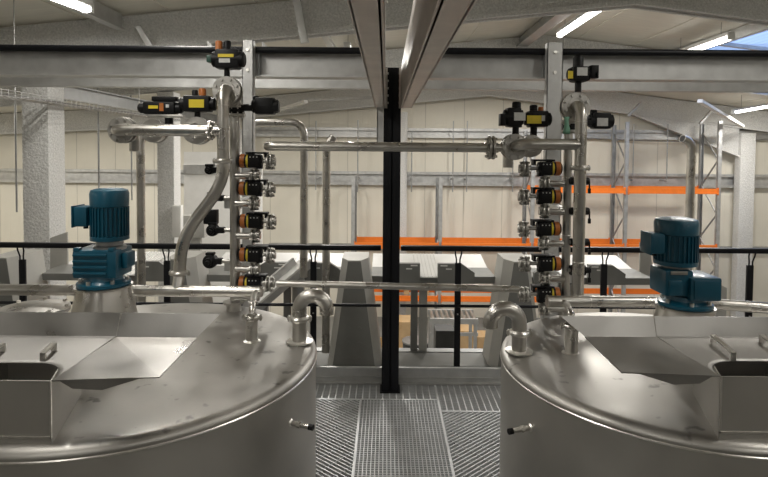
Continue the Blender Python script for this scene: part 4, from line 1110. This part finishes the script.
# ------------------------------------------------------------------ pallet rack
FY, RYk = 14.7, 15.6
XU = [at(353, 246, FY).x, at(440, 246, FY).x, at(532, 246, FY).x, at(625, 246, FY).x, at(717.5, 246, FY).x]
tops = [at(353, 176, FY).z, at(440, 178, FY).z, at(532, 128, FY).z, at(625, 122, FY).z, at(717, 121, FY).z]
T = Thing('pallet_rack', 'tall pallet rack with orange beams in front of the back wall', 'rack', (XU[2], FY, GZ))
for x, zt in zip(XU, tops):
    uf = T.part('upright', B().bx(x - .05, x + .05, FY, FY + .012, GZ, zt).bx(x - .05, x - .04, FY, FY + .07, GZ, zt).bx(x + .04, x + .05, FY, FY + .07, GZ, zt), 'galv', smooth=False)
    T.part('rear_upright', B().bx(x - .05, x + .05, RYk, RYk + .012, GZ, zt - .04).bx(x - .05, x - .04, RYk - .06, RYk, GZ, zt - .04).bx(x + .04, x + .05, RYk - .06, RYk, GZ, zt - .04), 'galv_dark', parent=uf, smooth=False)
    n = int((zt - GZ) / .72); 
    for i in range(n):
        z0 = zt - .3 - i * .72; z1 = z0 - .72
        if z1 < GZ: break
        ya, yb = (FY + .07, RYk - .06) if i % 2 else (RYk - .06, FY + .07)
        T.part('brace', beam_between(B(), (x, ya, z0), (x, yb, z1), .03, .03), 'galv_dark', parent=uf, smooth=False)
def rack_level(py, i0, i1, h):
    z = at(386, py, FY).z
    for i in range(i0, i1):
        for yy in (FY - .05, RYk):
            b = B().bx(XU[i] + .052, XU[i + 1] - .052, yy, yy + .05, z - h / 2, z + h / 2).bx(XU[i] + .052, XU[i + 1] - .052, yy - .012, yy, z - h / 2, z - h / 6)
            bm_ = T.part('beam', b, 'orange', label='orange rack beam', smooth=False)
            [T.part('beam_connector', B().bx(xq - .01, xq + .01, yy - .015, yy + .05, z - h * .7, z + h * .7), 'orange', parent=bm_, smooth=False) for xq in (XU[i] + .05, XU[i + 1] - .05)]
rack_level(188.8, 2, 4, .14); rack_level(245.5, 0, 4, .16); rack_level(298, 0, 4, .14)

# pallets, cartons, drum, trolley on the hall floor
def pallet(x, y, z, label):
    T = Thing('wooden_pallet', label, 'pallet', (x, y, z))
    for i in range(5): T.part('deck_board', B().bx(x - .6, x + .6, y - .4 + i * .175, y - .29 + i * .175, z + .118, z + .14), 'wood', smooth=False)
    for sx in (-.53, 0, .53):
        for sy in (-.34, 0, .34): T.part('block', B().bx(x + sx - .07, x + sx + .07, y + sy - .05, y + sy + .05, z + .022, z + .118), 'wood', smooth=False)
    for sx in (-.53, 0, .53): T.part('bottom_board', B().bx(x + sx - .07, x + sx + .07, y - .4, y + .4, z, z + .022), 'wood', smooth=False)
    return T
def carton(x, y, z, sx, sy, sz, label):
    T = Thing('cardboard_box', label, 'box', (x, y, z))
    b_ = T.part('box_body', B().bx(x - sx / 2, x + sx / 2, y - sy / 2, y + sy / 2, z, z + sz, .006), 'card', smooth=False)
    T.part('tape', B().bx(x - .03, x + .03, y - sy / 2 - .002, y + sy / 2 + .002, z + sz * .7, z + sz + .002), 'wood', parent=b_, smooth=False)
def gpt(px, py): return atz(px, py, GZ)
p = gpt(465, 352); py_ = 13.3
px_ = at(467, 345, 13.3).x
pallet(px_, 13.3, GZ, 'wooden pallet on the hall floor seen just right of the railing post')
carton(px_ - .15, 13.25, GZ + .14, .62, .55, .50, 'brown cardboard box on the pallet, right of the railing post')
carton(px_ + .38, 13.3, GZ + .14, .36, .5, .34, 'smaller brown cardboard box at the right end of the same pallet')
x2 = at(404, 340, 13.6).x
pallet(x2, 13.6, GZ, 'wooden pallet on the hall floor just right of the black post')
carton(x2 - .1, 13.55, GZ + .14, .8, .6, .62, 'brown cardboard box on the pallet right of the black post')
x3 = at(272, 320, 12.5).x
pallet(x3, 12.5, GZ, 'wooden pallet on the hall floor under the inclined conveyor')
carton(x3, 12.5, GZ + .14, .7, .6, .6, 'brown cardboard box on the pallet under the inclined conveyor')
zs = at(386, 298, FY).z + .07
x4 = at(406, 290, 15.2).x
pallet(x4, 15.2, zs, 'wooden pallet lying on the lowest orange rack beams right of the black post')
x5 = at(416, 340, 11.5).x
T = Thing('steel_drum', 'dark steel drum on the hall floor right of the black post', 'drum', (x5, 11.5, GZ))
T.part('shell', B().lathe([(0, 0), (.27, 0), (.28, .02), (.275, .28), (.285, .3), (.275, .32), (.275, .58), (.285, .6), (.275, .62), (.275, .87), (.285, .88), (.28, .9), (0, .89)], (x5, 11.5, GZ), Z, 28), 'dark_drum')
T.part('lid', B().lathe([(0, .0), (.29, .0), (.29, .03), (0, .035)], (x5, 11.5, GZ + .9), Z, 28), 'galv_dark')
x6, x7 = at(430, 325, 10.5).x, at(478, 325, 10.5).x
zt6 = at(445, 321, 10.5).z
T = Thing('roller_table', 'galvanised tube table on the hall floor beyond the machines', 'table', ((x6 + x7) / 2, 10.8, GZ))
for yy in (10.5, 11.1): T.part('rail', B().bx(x6, x7, yy - .03, yy + .03, zt6 - .05, zt6 + .05), 'galv', smooth=False)
for xx in (x6 + .05, (x6 + x7) / 2, x7 - .05):
    for yy in (10.5, 11.1): T.part('leg', B().bx(xx - .03, xx + .03, yy - .03, yy + .03, GZ, zt6 - .05), 'galv', smooth=False)
T.part('lower_rail', B().bx(x6, x7, 10.48, 10.52, zt6 - .28, zt6 - .22), 'galv', smooth=False)
for i in range(9): T.part('roller', B().cyl((x6 + .06 + (x7 - x6 - .12) * i / 8, 10.52, zt6 + .02), (x6 + .06 + (x7 - x6 - .12) * i / 8, 11.08, zt6 + .02), .03, 12), 'steel_dull')

# wall items on the left
p = at(178, 221, 10.15); k = 10.15 / F
T = Thing('wall_cabinet', 'slim white cabinet fixed to the foam column behind the curved pipe', 'cabinet', p)
T.part('cabinet_body', B().box(p + V(0, -.01, 0), (9 * k, .12, 32 * k), None, .01), 'white_sheet')
T.part('door', B().box(p + V(0, -.075, 0), (8 * k, .012, 30 * k), None, .004), 'white_sheet')
p = at(193, 226, 10.6); k = 10.6 / F
b = B().box(p, (26 * k, .2, 22 * k), None, .01); b.bx(p.x - .15, p.x + .15, p.y - .05, p.y + .05, GZ, p.z - 10 * k)
single('control_box', b, 'machine_light', 'cream control box on a stand behind the curved pipe', 'cabinet')
# bright partition panel behind the hose, with a grey rail
x0, x1 = at(184, 200, 12.5).x, at(262, 200, 12.5).x
T = Thing('partition_wall', 'bright white partition panel behind the curved pipe and left valves', 'partition', ((x0 + x1) / 2, 12.5, GZ))
T.part('panel', B().bx(x0, x1, 12.5, 12.56, GZ, at(220, 152, 12.5).z), 'white_sheet', smooth=False)
T.part('rail', B().bx(x0, x1, 12.46, 12.5, at(220, 174, 12.5).z, at(220, 165, 12.5).z), 'galv', smooth=False)

# cable tray and cables on the left
xt = -3.80; zt = 2.365
T = Thing('cable_tray', 'wire basket cable tray running back past the first foam column at upper left', 'cable tray', (xt, 6.5, zt))
y0, y1 = 4.9, 10.2
b = B()
for dx, dz in ((-.1, .06), (-.1, 0), (-.05, 0), (0, 0), (.05, 0), (.1, 0), (.1, .06)): b.tube([(xt + dx, y0, zt + dz), (xt + dx, y1, zt + dz)], .004, 6)
yy = y0
while yy < y1:
    b.tube([(xt - .1, yy, zt + .06), (xt - .1, yy, zt), (xt + .1, yy, zt), (xt + .1, yy, zt + .06)], .0035, 6); yy += .1
T.part('wire_basket', b, 'galv')
for yy in (5.6, 8.4):
    T.part('hanger', B().tube([(xt + .1, yy, zt + .06), (xt + .1, yy, roof_z(xt) - .0)], .006, 6), 'galv')
for i, (dx, sag) in enumerate(((-.05, .0), (.02, .005), (.06, .0))):
    single('cable', B().tube([(xt + dx + .01 * math.sin(j * 1.3 + i), y0 + (y1 - y0) * j / 20, zt + .016 + i * .001 + sag) for j in range(21)], .009, 8), 'cable',
           ('leftmost', 'middle', 'rightmost')[i] + ' grey cable lying in the wire cable tray', 'cable', group='cables in the tray')

# ================================================================== WORLD
w = bpy.data.worlds.new('world'); SC.world = w; w.use_nodes = True
nt = w.node_tree; bg = nt.nodes['Background']
bg.inputs['Color'].default_value = (.62, .76, 1.0, 1); bg.inputs['Strength'].default_value = 1.5
vs = SC.view_settings; vs.view_transform = 'Standard'; vs.look = 'None'; vs.exposure = 0.0; vs.gamma = 1.0; vs.use_curve_mapping = False
SC.cycles.use_denoising = True
